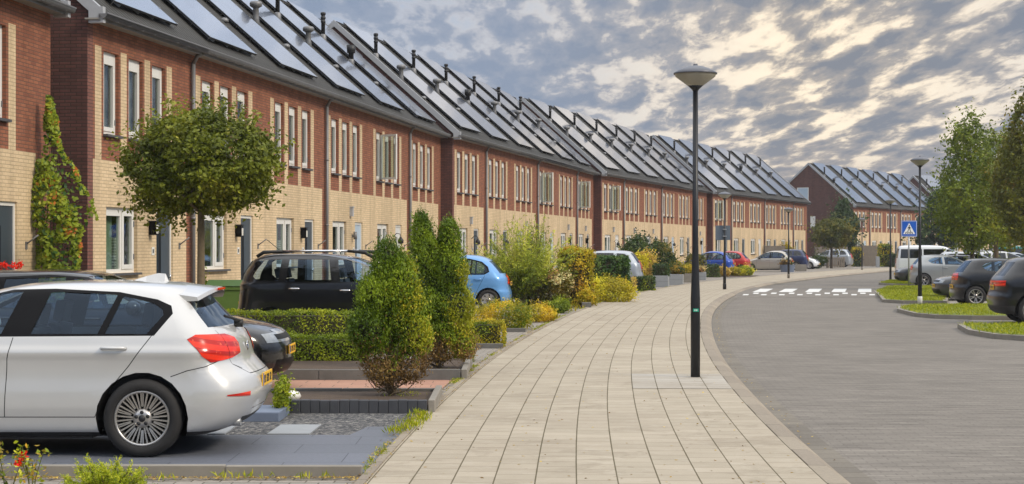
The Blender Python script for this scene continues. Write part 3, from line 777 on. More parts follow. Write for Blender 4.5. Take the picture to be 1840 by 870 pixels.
DESC = {1: 'the terrace behind the globe tree', 2: 'the terrace behind the blue hatchback', 3: 'the terrace left of the near lamp',
        4: 'the terrace right of the near lamp', 5: 'the far terrace past the gap', 6: 'the terrace behind the street trees'}
e = house(S0[0] - math.sin(TH[0]) * (W * 6 + .42), S0[1] - math.cos(TH[0]) * (W * 6 + .42), TH[0], 5, '', 50, group=GRP[0], doorm='doorgrey', spec='brick house end at the left edge with creeper growing up its corner')
OPEN = {(1, 4): (0,), (2, 3): (0,), (2, 5): (0,), (4, 0): (0,), (3, 0): (1,)}
DM = {(1, 0): 'doorgrey', (1, 1): 'doorgrey', (1, 2): 'doorgrey', (1, 3): 'doorblue', (1, 4): 'doorwhite', (2, 0): 'doorgrey'}
for b in range(1, 7):
    for k in range(6):
        house(B[b][0], B[b][1], TH[b], k, DESC[b], 100 + b * 10 + k, OPEN.get((b, k), ()), DM.get((b, k)), GRP[b], full=(b <= 3))
# window in the gable of the far terrace
def gable_window():
    e5 = [o for o in COL.objects if o.get('label', '').startswith('first house from the near end of the far terrace past')][0]
    f = MB(); f.box(-.06, .0, 3.1, 4.3, 7.4, 7.47, 'white'); f.box(-.06, 0, 3.1, 4.3, 8.93, 9.0, 'white'); f.box(-.06, 0, 3.1, 3.17, 7.47, 8.93, 'white'); f.box(-.06, 0, 4.23, 4.3, 7.47, 8.93, 'white')
    w = f.build('gable_window', e5); p = MB(); p.box(-.03, -.01, 3.17, 4.23, 7.47, 8.93, 'doorblue'); p.build('pane', w); w.location = (-.005, 1.5, -1.2)
    s_ = MB(); s_.box(-.05, -.003, 3.9, 4.4, 3.7, 4.9, 'white'); s_.build('gable_hatch', e5)
gable_window()
# ------------------------------------------------------------------ cars
def paintmat(name, col, metal=.0, rough=.28, flake=.0):
    t = NT(name); w = t.noise(t.obj(), 1.3, 4, .6); f = t.math('ADD', .93, t.math('MULTIPLY', w, .12))
    g = t.n('ShaderNodeVectorMath', operation='SCALE'); g.inputs[0].default_value = col; t.put(g.inputs['Scale'], f)
    return t.done(t.prin(g.outputs[0], rough, metal, None, .25, .85))
P = {}
for nm, c, m_ in (('white', (.56, .56, .555), .25), ('black', (.005, .005, .007), .0), ('navy', (.012, .02, .075), .2), ('blue', (.012, .06, .36), .2), ('skyblue', (.13, .32, .62), .2),
                  ('silver', (.42, .45, .49), .5), ('grey', (.34, .355, .36), .45), ('greige', (.42, .39, .34), .4), ('red', (.42, .015, .01), .1), ('teal', (.0, .16, .14), .1), ('darkgrey', (.05, .052, .056), .3), ('palewhite', (.72, .74, .77), .05)):
    P[nm] = paintmat('paint_' + nm, c, m_)
M['tyre'] = plain('tyre', (.018, .017, .017), .82, var=.35, scale=12, bump=.3)
M['rim'] = plain('rim_alloy', (.52, .50, .48), .30, .85, var=.1)
M['rimdark'] = plain('brake_dark', (.03, .03, .032), .6)
def taillens():
    t = NT('tail_red'); o = t.obj(); x, y, z = t.sep(o)
    f = t.math('FRACT', t.math('ADD', t.math('MULTIPLY', z, 13.0), t.math('MULTIPLY', x, 3.0))); n = t.noise(o, 16, 3, .6)
    c = t.mix(t.ramp(f, [(.45, 0.0), (.6, 1.0)]), (.80, .03, .008), (.42, .010, .004)); c = t.mix(t.ramp(n, [(.62, 0.0), (.7, .7)]), c, (.95, .16, .06))
    return t.done(t.prin(c, .2, 0, None, .3, .35))
M['tail'] = taillens()
M['tailclear'] = plain('tail_clear', (.62, .50, .47), .15, 0, .5, .1, 8, .6)
M['amber'] = plain('amber_lens', (.8, .25, .02), .15, 0, .5, .1, 8, .6)
M['head'] = plain('head_lens', (.26, .28, .30), .10, .3, .6, .45, 14, .8)
M['plate'] = plain('yellow_plate', (.80, .46, .02), .45, var=.05)
M['seatcloth'] = plain('seat_cloth', (.035, .042, .055), .8)
M['bluedot'] = plain('badge_blue', (.03, .12, .45), .3)
M['rubber'] = plain('rubber_trim', (.012, .012, .013), .55)
M['gap'] = plain('panel_gap', (.006, .006, .006), .9)

def interp(levels, z):
    """levels: rows (z, ...) ascending; monotone-ish cubic through the rows."""
    n = len(levels)
    for i in range(n - 1):
        if levels[i][0] <= z <= levels[i + 1][0] + 1e-9:
            a, b = levels[i], levels[i + 1]; h = b[0] - a[0]; t = (z - a[0]) / h
            pa = levels[i - 1] if i > 0 else a; pb = levels[i + 2] if i + 2 < n else b
            out = []
            for k in range(1, len(a)):
                d = (b[k] - a[k]) / h
                d0 = (a[k] - pa[k]) / (a[0] - pa[0]) if i > 0 else d; d1 = (pb[k] - b[k]) / (pb[0] - b[0]) if i + 2 < n else d
                ma = 0 if d0 * d <= 0 else 2 * d0 * d / (d0 + d); mb_ = 0 if d1 * d <= 0 else 2 * d1 * d / (d1 + d)
                out.append((2 * t ** 3 - 3 * t ** 2 + 1) * a[k] + (t ** 3 - 2 * t ** 2 + t) * h * ma + (-2 * t ** 3 + 3 * t ** 2) * b[k] + (t ** 3 - t ** 2) * h * mb_)
            return out
    return list(levels[-1][1:])
def shell(spec):
    """stacked plan outlines: rows are z, x_front, x_rear, half width, front corner length, rear corner length, front exponent, rear exponent"""
    rows = spec['rows']; zs = []
    for i in range(len(rows) - 1):
        a, b = rows[i], rows[i + 1]
        d = math.hypot(b[0] - a[0], max(abs(b[1] - a[1]), abs(b[2] - a[2]), abs(b[3] - a[3]))); n = max(2, int(d / spec.get('res', .05)))
        for k in range(n): zs.append(a[0] + (b[0] - a[0]) * k / n)
    zs.append(rows[-1][0]); bm = bmesh.new(); rings = []
    NF, NS, NR = 13, 30, 13
    for z in zs:
        xf, xr, w, cf, cr, ef, er = interp(rows, z); pts = []
        cf = min(cf, (xr - xf) * .45); cr = min(cr, (xr - xf) * .45)
        for k in range(NF):
            a = math.pi / 2 * k / NF; pts.append((xf + cf * (1 - abs(math.cos(a)) ** (2 / ef)), w * math.sin(a) ** (2 / ef)))
        for k in range(NS):
            pts.append((xf + cf + (xr - cr - xf - cf) * k / NS, w))
        for k in range(NR + 1):
            a = math.pi / 2 * (1 - k / NR); pts.append((xr - cr * (1 - abs(math.cos(a)) ** (2 / er)), w * math.sin(a) ** (2 / er)))
        full = pts + [(x, -y) for x, y in pts[-2:0:-1]]
        rings.append([bm.verts.new((x, y, z)) for x, y in full])
    n = len(rings[0])
    for a, b in zip(rings[:-1], rings[1:]):
        for k in range(n):
            k2 = (k + 1) % n
            try: bm.faces.new([a[k], b[k], b[k2], a[k2]])
            except ValueError: pass
    # lids: strips from one side to the other
    for rg, up in ((rings[-1], True), (rings[0], False)):
        h = n // 2
        for k in range(h):
            q = [rg[k], rg[k + 1], rg[(n - k - 1) % n], rg[(n - k) % n]]
            q2 = []; [q2.append(v) for v in q if v not in q2]
            if len(q2) < 3: continue
            if up: q2.reverse()
            try: bm.faces.new(q2)
            except ValueError: pass
    bmesh.ops.recalc_face_normals(bm, faces=bm.faces)
    for f in bm.faces: f.smooth = True
    return bm
def cut(bm, ang, poly, mat, sel=None, delete=False, dz=None):
    """cut the outline poly (u, z) seen along the horizontal direction whose right-hand axis u points at angle ang, and give the faces inside to material index mat"""
    ux, uy = math.cos(ang), math.sin(ang)                     # u axis
    vx, vy = uy, -ux                                          # direction the faces look to
    us = [p[0] for p in poly]; z_ = [p[1] for p in poly]; u0, u1, z0, z1 = min(us) - .02, max(us) + .02, min(z_) - .02, max(z_) + .02
    area = sum(poly[i][0] * poly[(i + 1) % len(poly)][1] - poly[(i + 1) % len(poly)][0] * poly[i][1] for i in range(len(poly)))
    if area < 0: poly = poly[::-1]
    def ok(f):
        c = f.calc_center_median(); nn = f.normal
        if nn.x * vx + nn.y * vy < (.02 if ang else -.05): return False
        if sel and not sel(c, nn): return False
        a = [v.co.x * ux + v.co.y * uy for v in f.verts]; b = [v.co.z for v in f.verts]
        return max(a) > u0 and min(a) < u1 and max(b) > z0 and min(b) < z1
    def inside(c):
        u, z = c.x * ux + c.y * uy, c.z
        for i in range(len(poly)):
            (a, b), (c_, d) = poly[i], poly[(i + 1) % len(poly)]
            if (c_ - a) * (z - b) - (d - b) * (u - a) < -1e-7: return False
        return True
    for i in range(len(poly)):
        (a, b), (c, d) = poly[i], poly[(i + 1) % len(poly)]
        L0 = math.hypot(c - a, d - b)
        if L0 < 1e-5: continue
        nu, nz = (d - b) / L0, -(c - a) / L0
        fs = [f for f in bm.faces if ok(f)]
        es = {e for f in fs for e in f.edges}; vs = {v for f in fs for v in f.verts}
        bmesh.ops.bisect_plane(bm, geom=list(vs) + list(es) + fs, dist=1e-5, plane_co=(a * ux, a * uy, b), plane_no=(nu * ux, nu * uy, nz))
    got = [f for f in bm.faces if ok(f) and inside(f.calc_center_median())]
    if delete: bmesh.ops.delete(bm, geom=got, context='FACES'); return []
    for f in got: f.material_index = mat
    return got
def both(bm, poly, mat, sel=None, delete=False, ang=0.0):
    """the same outline on both sides; (u = x seen from the left side, y negative)"""
    cut(bm, ang, poly, mat, sel, delete)
    # mirrored side: u axis reversed
    cut(bm, math.pi - ang, [(-u, z) for u, z in poly][::-1], mat, sel, delete)
def line(bm, pts, mat, w=.005, sel=None):
    for (a, b), (c, d) in zip(pts[:-1], pts[1:]):
        L0 = math.hypot(c - a, d - b); nu, nz = -(d - b) / L0 * w / 2, (c - a) / L0 * w / 2
        both(bm, [(a + nu, b + nz), (a - nu, b - nz), (c - nu, d - nz), (c + nu, d + nz)], mat, sel)
def circle(x, z, r, n=22): return [(x + r * math.cos(2 * math.pi * k / n), z + r * math.sin(2 * math.pi * k / n)) for k in range(n)]

def wheel_meshes(r, style, seg=36):
    """axis along y, outer face towards -y"""
    t = MB(); w = .11; rr = r * (.70 if style != 'steel' else .64)
    t.lathe([(rr, -w * .82), (rr + .012, -w), (r * .86, -w * 1.03), (r * .955, -w * .9), (r, -w * .62), (r, w * .62), (r * .95, w * .9), (rr, w * .9)], 'tyre', seg, axis='Y', caps=False)
    m = MB()
    m.lathe([(rr - .03, -w * .2), (rr - .018, -w * .80), (rr - .012, -w * .90), (rr + .004, -w * .90), (rr + .006, -w * .75)], 'rim', seg, axis='Y', caps=False)
    m.lathe([(.0, w * .1), (rr - .02, w * .1), (rr - .022, -w * .2)], 'rimdark', seg, axis='Y', caps=False)
    m.lathe([(.0, -w * .15), (rr * .62, -w * .15), (rr * .62, w * .1)], 'rimdark', 24, axis='Y')
    yo = -w * .70
    def spoke(a, r0, r1, w0, w1, y0=yo, y1=-w * .84, mt='rim'):
        c, s_ = math.cos(a), math.sin(a); th = .022
        p = [(r0, -w0), (r1, -w1), (r1, w1), (r0, w0)]; Y = [y0, y1, y1, y0]
        q = [(x * c - z * s_, y, x * s_ + z * c) for (x, z), y in zip(p, Y)]; q2 = [(a_, y + th, b_) for a_, y, b_ in q]
        m.face(q, mt); 
        for k in range(4): k2 = (k + 1) % 4; m.face([q[k2], q[k], q2[k], q2[k2]], mt)
    if style == 'multi':
        for k in range(10):
            a = 2 * math.pi * k / 10
            for o_ in (-.115, .115): spoke(a + o_ * .9, r * .16, rr - .01, .006, .0065)
            if k % 2 == 0:
                for o_ in (-.04, .04): spoke(a + math.pi / 10 + o_ * 1.1 , r * .30, rr - .01, .005, .0055)
            else:
                for o_ in (-.04, .04): spoke(a + math.pi / 10 + o_ * 1.1, r * .30, rr - .01, .005, .0055)
        hub = r * .24
    elif style == 'ten':
        for k in range(10): spoke(2 * math.pi * k / 10 + (.12 if k % 2 else -.12), r * .12, rr - .01, .014, .012)
        hub = r * .2
    elif style == 'five':
        for k in range(5): spoke(2 * math.pi * k / 5 + .3, r * .1, rr - .01, .035, .026)
        hub = r * .2
    else:
        for k in range(7): spoke(2 * math.pi * k / 7, r * .1, rr - .01, .036, .05)
        hub = r * .24
    m.lathe([(0, yo - .014), (hub * .55, yo - .014), (hub, yo - .004), (hub, yo + .03)], 'rim', 20, axis='Y')
    m.lathe([(0, yo - .017), (r * .09, yo - .016), (r * .09, yo - .01)], 'black', 16, axis='Y')
    for k in range(5):
        a = 2 * math.pi * k / 5 + .35; m.lathe([(0, yo - .0175), (.016, yo - .0165), (.016, yo - .01)], 'black', 8, (r * .155 * math.cos(a), 0, r * .155 * math.sin(a)), axis='Y')
    return t.mesh('tyre'), m.mesh('rim')
_wh = {}
def extract(bm, idx, push=0.0):
    """faces of material idx as a mesh of their own"""
    b2 = bm.copy(); bmesh.ops.delete(b2, geom=[f for f in b2.faces if f.material_index != idx], context='FACES')
    if push:
        b2.normal_update(); 
        for v in b2.verts: v.co += v.normal * push
    return b2
def build_car(name, spec, paint, label, group=None):
    L_ = spec['L']; r = spec['r']; xw = spec['xw']; sty = spec.get('wheel', 'five')
    root = empty(name, (0, 0, 0), 0, label, 'car', group)
    bm = shell(spec)
    # material slots: 0 paint 1 gap 2 side glass 3 windscreen 4 rear glass 5 trim 6 tail 7 head 8 lower trim 9 tail clear / amber
    side = lambda c, n: abs(n.y) > .25
    tw = spec.get('trackw', spec['rows'][3][3])
    for x in xw: both(bm, circle(x, r - .0, r + spec.get('archgap', .055)), 0, lambda c, n: abs(c.y) > .45 and n.z < .75, delete=True)
    if 'trim' in spec:
        for p in spec['trim']: both(bm, p, 5, side)
    for p in spec['glass']: both(bm, p, 2, side)
    for p in spec.get('pillar', ()): both(bm, p, 5, side)
    fr = math.pi / 2
    # windscreen and rear window: outline given as (half width at bottom, z bottom, half width at top, z top)
    wb, zb, wt, zt = spec['screen']
    cut(bm, -fr, [(-wb, zb), (wb, zb), (wt, zt), (-wt, zt)], 3, lambda c, n: n.x < -.12 and c.x < L_ * .6)
    wb, zb, wt, zt = spec['rear']
    cut(bm, fr, [(-wb, zb), (wb, zb), (wt, zt), (-wt, zt)], 4, lambda c, n: n.x > .12 and c.x > L_ * .5)
    for l in spec.get('lines', ()): line(bm, l, 1, .007, side)
    for ang, p in spec.get('tail', ()):
        for q in (p,): both(bm, q, 6, lambda c, n: c.x > L_ * .75, ang=ang)
    for ang, p in spec.get('tail2', ()): both(bm, p, 9, lambda c, n: c.x > L_ * .75, ang=ang)
    for ang, p in spec.get('headp', ()): both(bm, p, 7, lambda c, n: c.x < L_ * .3, ang=ang)
    for p in spec.get('rearlines', ()):
        for (a, b), (c, d) in zip(p[:-1], p[1:]):
            L0 = math.hypot(c - a, d - b); nu, nz = -(d - b) / L0 * .003, (c - a) / L0 * .003
            cut(bm, fr, [(a + nu, b + nz), (a - nu, b - nz), (c - nu, d - nz), (c + nu, d + nz)], 1, lambda c_, n: n.x > .3)
    for p in spec.get('grille', ()): cut(bm, -fr, p, 5, lambda c, n: n.x < -.2)
    for p in spec.get('rearblack', ()): cut(bm, fr, p, 8, lambda c, n: n.x > .1 and c.x > L_ * .7)
    if 'sill' in spec:
        both(bm, [(-.1, spec['sill']), (L_ + .1, spec['sill']), (L_ + .1, .0), (-.1, .0)], 8, None)
    bm.normal_update()
    off_ = Vector((-L_ / 2, 0, 0))
    def emit(b2, nm, mats, par, thick=0):
        if not len(b2.faces): b2.free(); return None
        for v in b2.verts: v.co += off_
        me = bpy.data.meshes.new(nm); b2.to_mesh(me); b2.free()
        for m in mats: me.materials.append(m if not isinstance(m, str) else M[m])
        return link(nm, me, par)
    gl = spec.get('tint', 'carglass'); parts = {}
    for idx, nm, mat, push in ((2, 'side_window', gl, -.006), (3, 'windscreen', 'carglass', -.004), (4, 'rear_window', gl, -.004), (6, 'tail_light', 'tail', .006), (7, 'headlight', 'head', .004), (9, 'tail_light', 'tailclear', .006)):
        b2 = extract(bm, idx, push)
        if idx in (2, 6, 7, 9):
            for sgn in (-1, 1):
                b3 = b2.copy(); bmesh.ops.delete(b3, geom=[f for f in b3.faces if f.calc_center_median().y * sgn < 0], context='FACES')
                for f in b3.faces: f.material_index = 0
                emit(b3, nm, [mat], root)
            b2.free()
        else:
            for f in b2.faces: f.material_index = 0
            emit(b2, nm, [mat], root)
    bmesh.ops.delete(bm, geom=[f for f in bm.faces if f.material_index in (2, 3, 4)], context='FACES')
    body = emit(bm, 'body', [paint, 'gap', 'carglass', 'carglass', 'carglass', 'blackgloss', 'gap', 'gap', spec.get('lowmat', 'rubber'), 'gap'], root)
    # arches, floor and cabin
    ib = MB(); wy = spec['w'] - .03
    for x in xw:
        for sg in (-1, 1):
            n = 20; rr = r + .05
            for k in range(n):
                a0 = -.25 + (math.pi + .5) * k / n; a1 = -.25 + (math.pi + .5) * (k + 1) / n
                p = lambda a, y: (x - L_ / 2 + rr * math.cos(a), y * sg, r + rr * math.sin(a))
                ib.face([p(a0, wy - .34), p(a1, wy - .34), p(a1, wy + .01), p(a0, wy + .01)], 'rubber')
                ib.face([p(a0, wy - .34), p(a1, wy - .34), (x - L_ / 2, (wy - .34) * sg, r)], 'rubber')
    ib.box(xw[0] - L_ / 2 - .1, xw[1] - L_ / 2 + .1, -wy + .36, wy - .36, .16, .55, 'rubber')
    ib.box(xw[0] - L_ / 2 + r + .1, xw[1] - L_ / 2 - r - .1, -wy + .08, wy - .08, .15, .5, 'rubber')
    zb_ = spec['belt'] - .10
    ib.box(spec['cab'][0] - L_ / 2 + .15, spec['cab'][1] - L_ / 2 - .05, -wy + .16, wy - .16, .5, zb_ - .15, 'seatcloth')
    ib.build('cabin_floor', root)
    st = MB(); xs0 = spec['cab'][0] + (spec['cab'][1] - spec['cab'][0]) * .42 - L_ / 2; xs1 = spec['cab'][0] + (spec['cab'][1] - spec['cab'][0]) * .78 - L_ / 2
    for xs_ in (xs0, xs1):
        for y in (-.36, .36):
            Ms = Matrix.Translation((xs_, y, zb_ - .2)) @ Matrix.Rotation(R(12), 4, 'Y')
            s2 = MB(); s2.box(-.05, .06, -.24, .24, -.2, .36, 'seatcloth', Ms); s2.box(-.04, .05, -.14, .14, .385, .56, 'seatcloth', Ms); s2.box(-.0, .015, -.07, -.05, .35, .39, 'seatcloth', Ms)
            bevel(s2.build('seat', root), .04, 3)
    key = (r, sty)
    if key not in _wh: _wh[key] = wheel_meshes(r, sty)
    for x in xw:
        for sg in (-1, 1):
            w_ = link('wheel', _wh[key][0], root); w_.location = (x - L_ / 2, sg * (spec['w'] - .105), r); w_.rotation_euler = (0, 0, 0 if sg < 0 else math.pi)
            link('rim', _wh[key][1], w_)
    # handles, mirrors, plates
    for hx in spec.get('handles', ()):
        for sg in (-1, 1):
            wz = interp(spec['rows'], hx[1])[2]
            h = MB(); x = hx[0] - L_ / 2; y0 = sg * wz; y1 = sg * (wz + .035)
            h.tube([(x - .10, y0 - sg * .0, hx[1]), (x - .085, y1, hx[1] + .003), (x + .085, y1, hx[1] + .003), (x + .10, y0, hx[1])], [.012, .014, .014, .012], paint if not spec.get('chromeh') else 'chrome', 8)
            h.lathe([(.0, 0), (.045, .0), (.05, .003)], 'rubber', 12, (x, sg * (wz + .001), hx[1]), axis='Y') if spec.get('chromeh') else None
            h.build('door_handle', root)
    mx = spec['mirror']
    for sg in (-1, 1):
        h = MB(); wz = interp(spec['rows'], mx[1])[2]; x = mx[0] - L_ / 2; c = (x, sg * (wz + .11), mx[1] + .03)
        h.lathe([(0, -.10), (.06, -.09), (.085, -.04), (.085, .04), (.06, .09), (0, .10)], spec.get('mirrormat', paint), 12, c, axis='Y')
        h.box(x - .02, x + .03, min(sg * (wz - .02), sg * (wz + .06)), max(sg * (wz - .02), sg * (wz + .06)), mx[1] - .03, mx[1] + .01, 'rubber')
        h.build('wing_mirror', root)
    for end, (px_, pz) in spec.get('plates', {}).items():
        pl = MB(); s_ = -1 if end == 'f' else 1; x = px_ - L_ / 2
        pl.box(min(x, x + s_ * .012), max(x, x + s_ * .012), -.26, .26, pz - .055, pz + .055, 'plate')
        xx = x + s_ * .0135
        for g, (y0, y1) in enumerate(((-.205, -.165), (-.155, -.115), (-.07, -.03), (-.02, .02), (.03, .07), (.115, .155), (.165, .205))):
            a, b = sorted((x + s_ * .012, xx)); pl.box(a, b, y0, y1, pz - .032, pz + .034, 'black'); pl.box(*sorted((xx, xx + s_ * .0008)), y0 + .012, y1 - .010, pz - .02 + .012 * (g % 3), pz - .006 + .012 * (g % 3), 'plate')
        a, b = sorted((x + s_ * .012, xx)); pl.box(a, b, -.26 if s_ > 0 else .225, -.225 if s_ > 0 else .26, pz - .055, pz + .055, 'bluedot')
        pl.build('number_plate', root)
    return root
def R7(z, xf, xr, w, cf, cr, ef=2.6, er=2.8): return (z, xf, xr, w, cf, cr, ef, er)
D45 = R(48)
# compact five-door hatchback, the near white car
HERO = dict(L=4.32, w=.882, r=.318, xw=(.82, 3.51), wheel='multi', belt=.985, cab=(1.35, 3.95), res=.035,
    rows=[R7(.17, .30, 4.06, .80, .5, .35), R7(.23, .10, 4.22, .852, .55, .40), R7(.31, .04, 4.31, .868, .6, .42), R7(.42, .01, 4.37, .886, .62, .45), R7(.50, 0, 4.40, .886, .62, .45), R7(.60, .02, 4.385, .874, .62, .45, 2.6, 2.7), R7(.70, .10, 4.30, .866, .62, .44, 2.6, 2.7),
          R7(.78, .28, 4.235, .872, .62, .42, 2.7, 2.8), R7(.845, .54, 4.22, .884, .6, .42, 2.8, 2.9), R7(.865, .66, 4.215, .880, .6, .42, 2.8, 2.9), R7(.91, .95, 4.20, .862, .55, .42, 3, 2.9), R7(.975, 1.32, 4.16, .842, .5, .42, 3.2, 3), R7(1.04, 1.47, 4.10, .815, .42, .40, 3.4, 3),
          R7(1.14, 1.68, 4.00, .765, .38, .36, 3.6, 3), R7(1.24, 1.90, 3.91, .712, .36, .34, 3.6, 3), R7(1.32, 2.10, 3.84, .665, .36, .34, 3.4, 3), R7(1.37, 2.28, 3.78, .615, .38, .36, 3.2, 2.8), R7(1.40, 2.45, 3.66, .52, .4, .4, 2.8, 2.6), R7(1.417, 2.70, 3.42, .36, .4, .4, 2.4, 2.4), R7(1.421, 2.9, 3.2, .2, .2, .2, 2.2, 2.2)],
    trim=[[(1.42, .972), (3.60, .985), (3.735, 1.16), (3.715, 1.225), (3.60, 1.275), (3.28, 1.335), (2.75, 1.362), (2.40, 1.355), (2.05, 1.27)]],
    glass=[[(1.55, .995), (2.36, 1.0), (2.49, 1.335), (2.32, 1.33), (2.08, 1.25)], [(2.60, 1.0), (3.14, 1.0), (3.27, 1.312), (2.78, 1.337), (2.72, 1.33)], [(3.20, 1.0), (3.54, 1.0), (3.66, 1.15), (3.65, 1.195), (3.57, 1.245), (3.32, 1.302)]],
    screen=(.70, 1.0, .55, 1.345), rear=(.66, 1.045, .52, 1.325),
    lines=[[(3.58, .985), (3.40, .74), (3.20, .50), (3.13, .33)], [(2.46, .972), (2.42, .80), (2.40, .33)], [(1.42, .95), (1.30, .6), (1.30, .33)], [(1.30, .33), (3.13, .33)], [(3.86, .70), (4.02, .735), (4.16, .80)], [(3.74, .655), (3.88, .705)]],
    tail=[(R(38), [(2.53, .955), (2.60, .99), (2.92, .985), (3.06, .95), (3.11, .90), (3.11, .82), (2.95, .79), (2.70, .765), (2.62, .82)])],
    headp=[(R(-42), [(-.25, .58), (.30, .62), (.36, .72), (-.1, .70)])], grille=[[(-.30, .52), (.30, .52), (.34, .66), (-.34, .66)], [(-.6, .22), (.6, .22), (.5, .36), (-.5, .36)]],
    rearlines=[[(-.50, .70), (-.60, .74)], [(-.44, .655), (.44, .655)], [(-.60, .74), (-.44, .655)], [(.44, .655), (.60, .74)], [(-.60, .74), (-.61, 1.02)], [(.60, .74), (.61, 1.02)]],
    rearblack=[[(-.48, .24), (.48, .24), (.52, .30), (-.52, .30)]], sill=.205,
    handles=[(3.28, .885), (2.18, .875)], mirror=(1.72, .98), plates={'r': (4.388, .585), 'f': (-.002, .42)})
GOLF = dict(L=4.26, w=.895, r=.32, xw=(.86, 3.49), wheel='five', belt=.99, cab=(1.30, 3.95),
    rows=[R7(.17, .26, 4.05, .80, .5, .35), R7(.23, .06, 4.16, .86, .55, .4), R7(.36, .0, 4.24, .885, .6, .42), R7(.52, .0, 4.26, .893, .6, .42), R7(.62, .04, 4.255, .894, .6, .42), R7(.70, .10, 4.23, .892, .6, .42), R7(.78, .26, 4.22, .885, .6, .4), R7(.86, .62, 4.20, .875, .58, .4), R7(.93, 1.02, 4.18, .865, .5, .4, 3),
          R7(.99, 1.30, 4.15, .85, .45, .4, 3.2), R7(1.08, 1.52, 4.08, .80, .4, .36, 3.4), R7(1.2, 1.80, 3.98, .74, .36, .34, 3.6), R7(1.32, 2.05, 3.88, .69, .36, .34, 3.4), R7(1.40, 2.25, 3.80, .63, .38, .36, 3), R7(1.44, 2.45, 3.6, .5, .4, .4, 2.6), R7(1.456, 2.8, 3.3, .25, .3, .3, 2.4)],
    trim=[[(1.45, .985), (3.70, 1.01), (3.74, 1.08), (3.35, 1.37), (2.75, 1.40), (2.30, 1.37)]], glass=[[(1.62, 1.01), (2.42, 1.01), (2.45, 1.36), (2.30, 1.34)], [(2.52, 1.01), (3.30, 1.02), (3.25, 1.35), (2.55, 1.37)]],
    screen=(.72, 1.01, .58, 1.38), rear=(.66, 1.05, .54, 1.36), lines=[[(2.46, 1.0), (2.44, .32)], [(1.36, .96), (1.32, .32)], [(3.6, .98), (3.3, .6), (3.2, .32)]],
    tail=[(D45, [(2.60, .96), (3.25, .96), (3.25, .80), (2.70, .78)])], headp=[(R(-42), [(-.42, .60), (.22, .60), (.44, .74), (.10, .75), (-.30, .70)])],
    grille=[[(-.50, .63), (.50, .63), (.50, .69), (-.50, .69)], [(-.66, .24), (.66, .24), (.60, .40), (-.60, .40)]], handles=[(3.2, .90), (2.2, .89)], mirror=(1.7, .99), plates={'f': (-.004, .50), 'r': (4.26, .62)}, sill=.21)
MPV = dict(L=4.08, w=.865, r=.315, xw=(.82, 3.36), wheel='five', belt=1.10, cab=(1.0, 3.85), tint='carglass', chromeh=True, mirrormat='rubber',
    rows=[R7(.18, .22, 3.95, .80, .5, .3), R7(.25, .05, 4.03, .845, .55, .34), R7(.40, .0, 4.08, .862, .6, .34), R7(.60, .0, 4.07, .866, .6, .32), R7(.75, .05, 4.05, .866, .6, .36), R7(.88, .14, 4.04, .865, .6, .36), R7(.98, .40, 4.03, .862, .6, .38), R7(1.06, .78, 4.02, .855, .5, .28, 3), R7(1.12, .98, 4.0, .845, .4, .40, 3.2),
          R7(1.24, 1.22, 3.97, .81, .38, .40, 3.4), R7(1.40, 1.58, 3.88, .755, .38, .40, 3.6), R7(1.50, 1.85, 3.80, .71, .4, .3, 3.4), R7(1.56, 2.05, 3.68, .65, .4, .32, 3), R7(1.60, 2.35, 3.6, .58, .4, .4, 2.6), R7(1.615, 2.6, 3.3, .3, .3, .3, 2.4)],
    trim=[], pillar=[], glass=[[(1.22, 1.12), (2.14, 1.12), (2.20, 1.50), (2.05, 1.505), (1.80, 1.44), (1.55, 1.32)], [(2.30, 1.12), (3.10, 1.12), (3.06, 1.51), (2.36, 1.51)], [(3.24, 1.14), (3.62, 1.14), (3.70, 1.22), (3.68, 1.44), (3.60, 1.50), (3.20, 1.51)]],
    screen=(.72, 1.12, .62, 1.53), rear=(.66, 1.14, .60, 1.50), lines=[[(2.24, 1.52), (2.22, .30)], [(3.15, 1.52), (3.18, 1.10), (3.05, .7), (2.96, .30)], [(1.18, 1.10), (1.16, .30)]],
    tail=[(D45, [(2.62, 1.28), (2.95, 1.28), (2.95, 1.12), (2.62, 1.12)])], tail2=[(D45, [(2.62, 1.48), (2.90, 1.48), (2.95, 1.285), (2.62, 1.285)])], headp=[(R(-42), [(-.42, .66), (.20, .74), (.40, .92), (.0, .92), (-.40, .80)])],
    grille=[[(-.5, .55), (.5, .55), (.5, .68), (-.5, .68)], [(-.66, .26), (.66, .26), (.60, .42), (-.60, .42)]], handles=[(2.95, 1.0), (2.05, .97)], mirror=(1.38, 1.10), plates={'f': (-.004, .62), 'r': (4.075, .7)}, sill=.22)
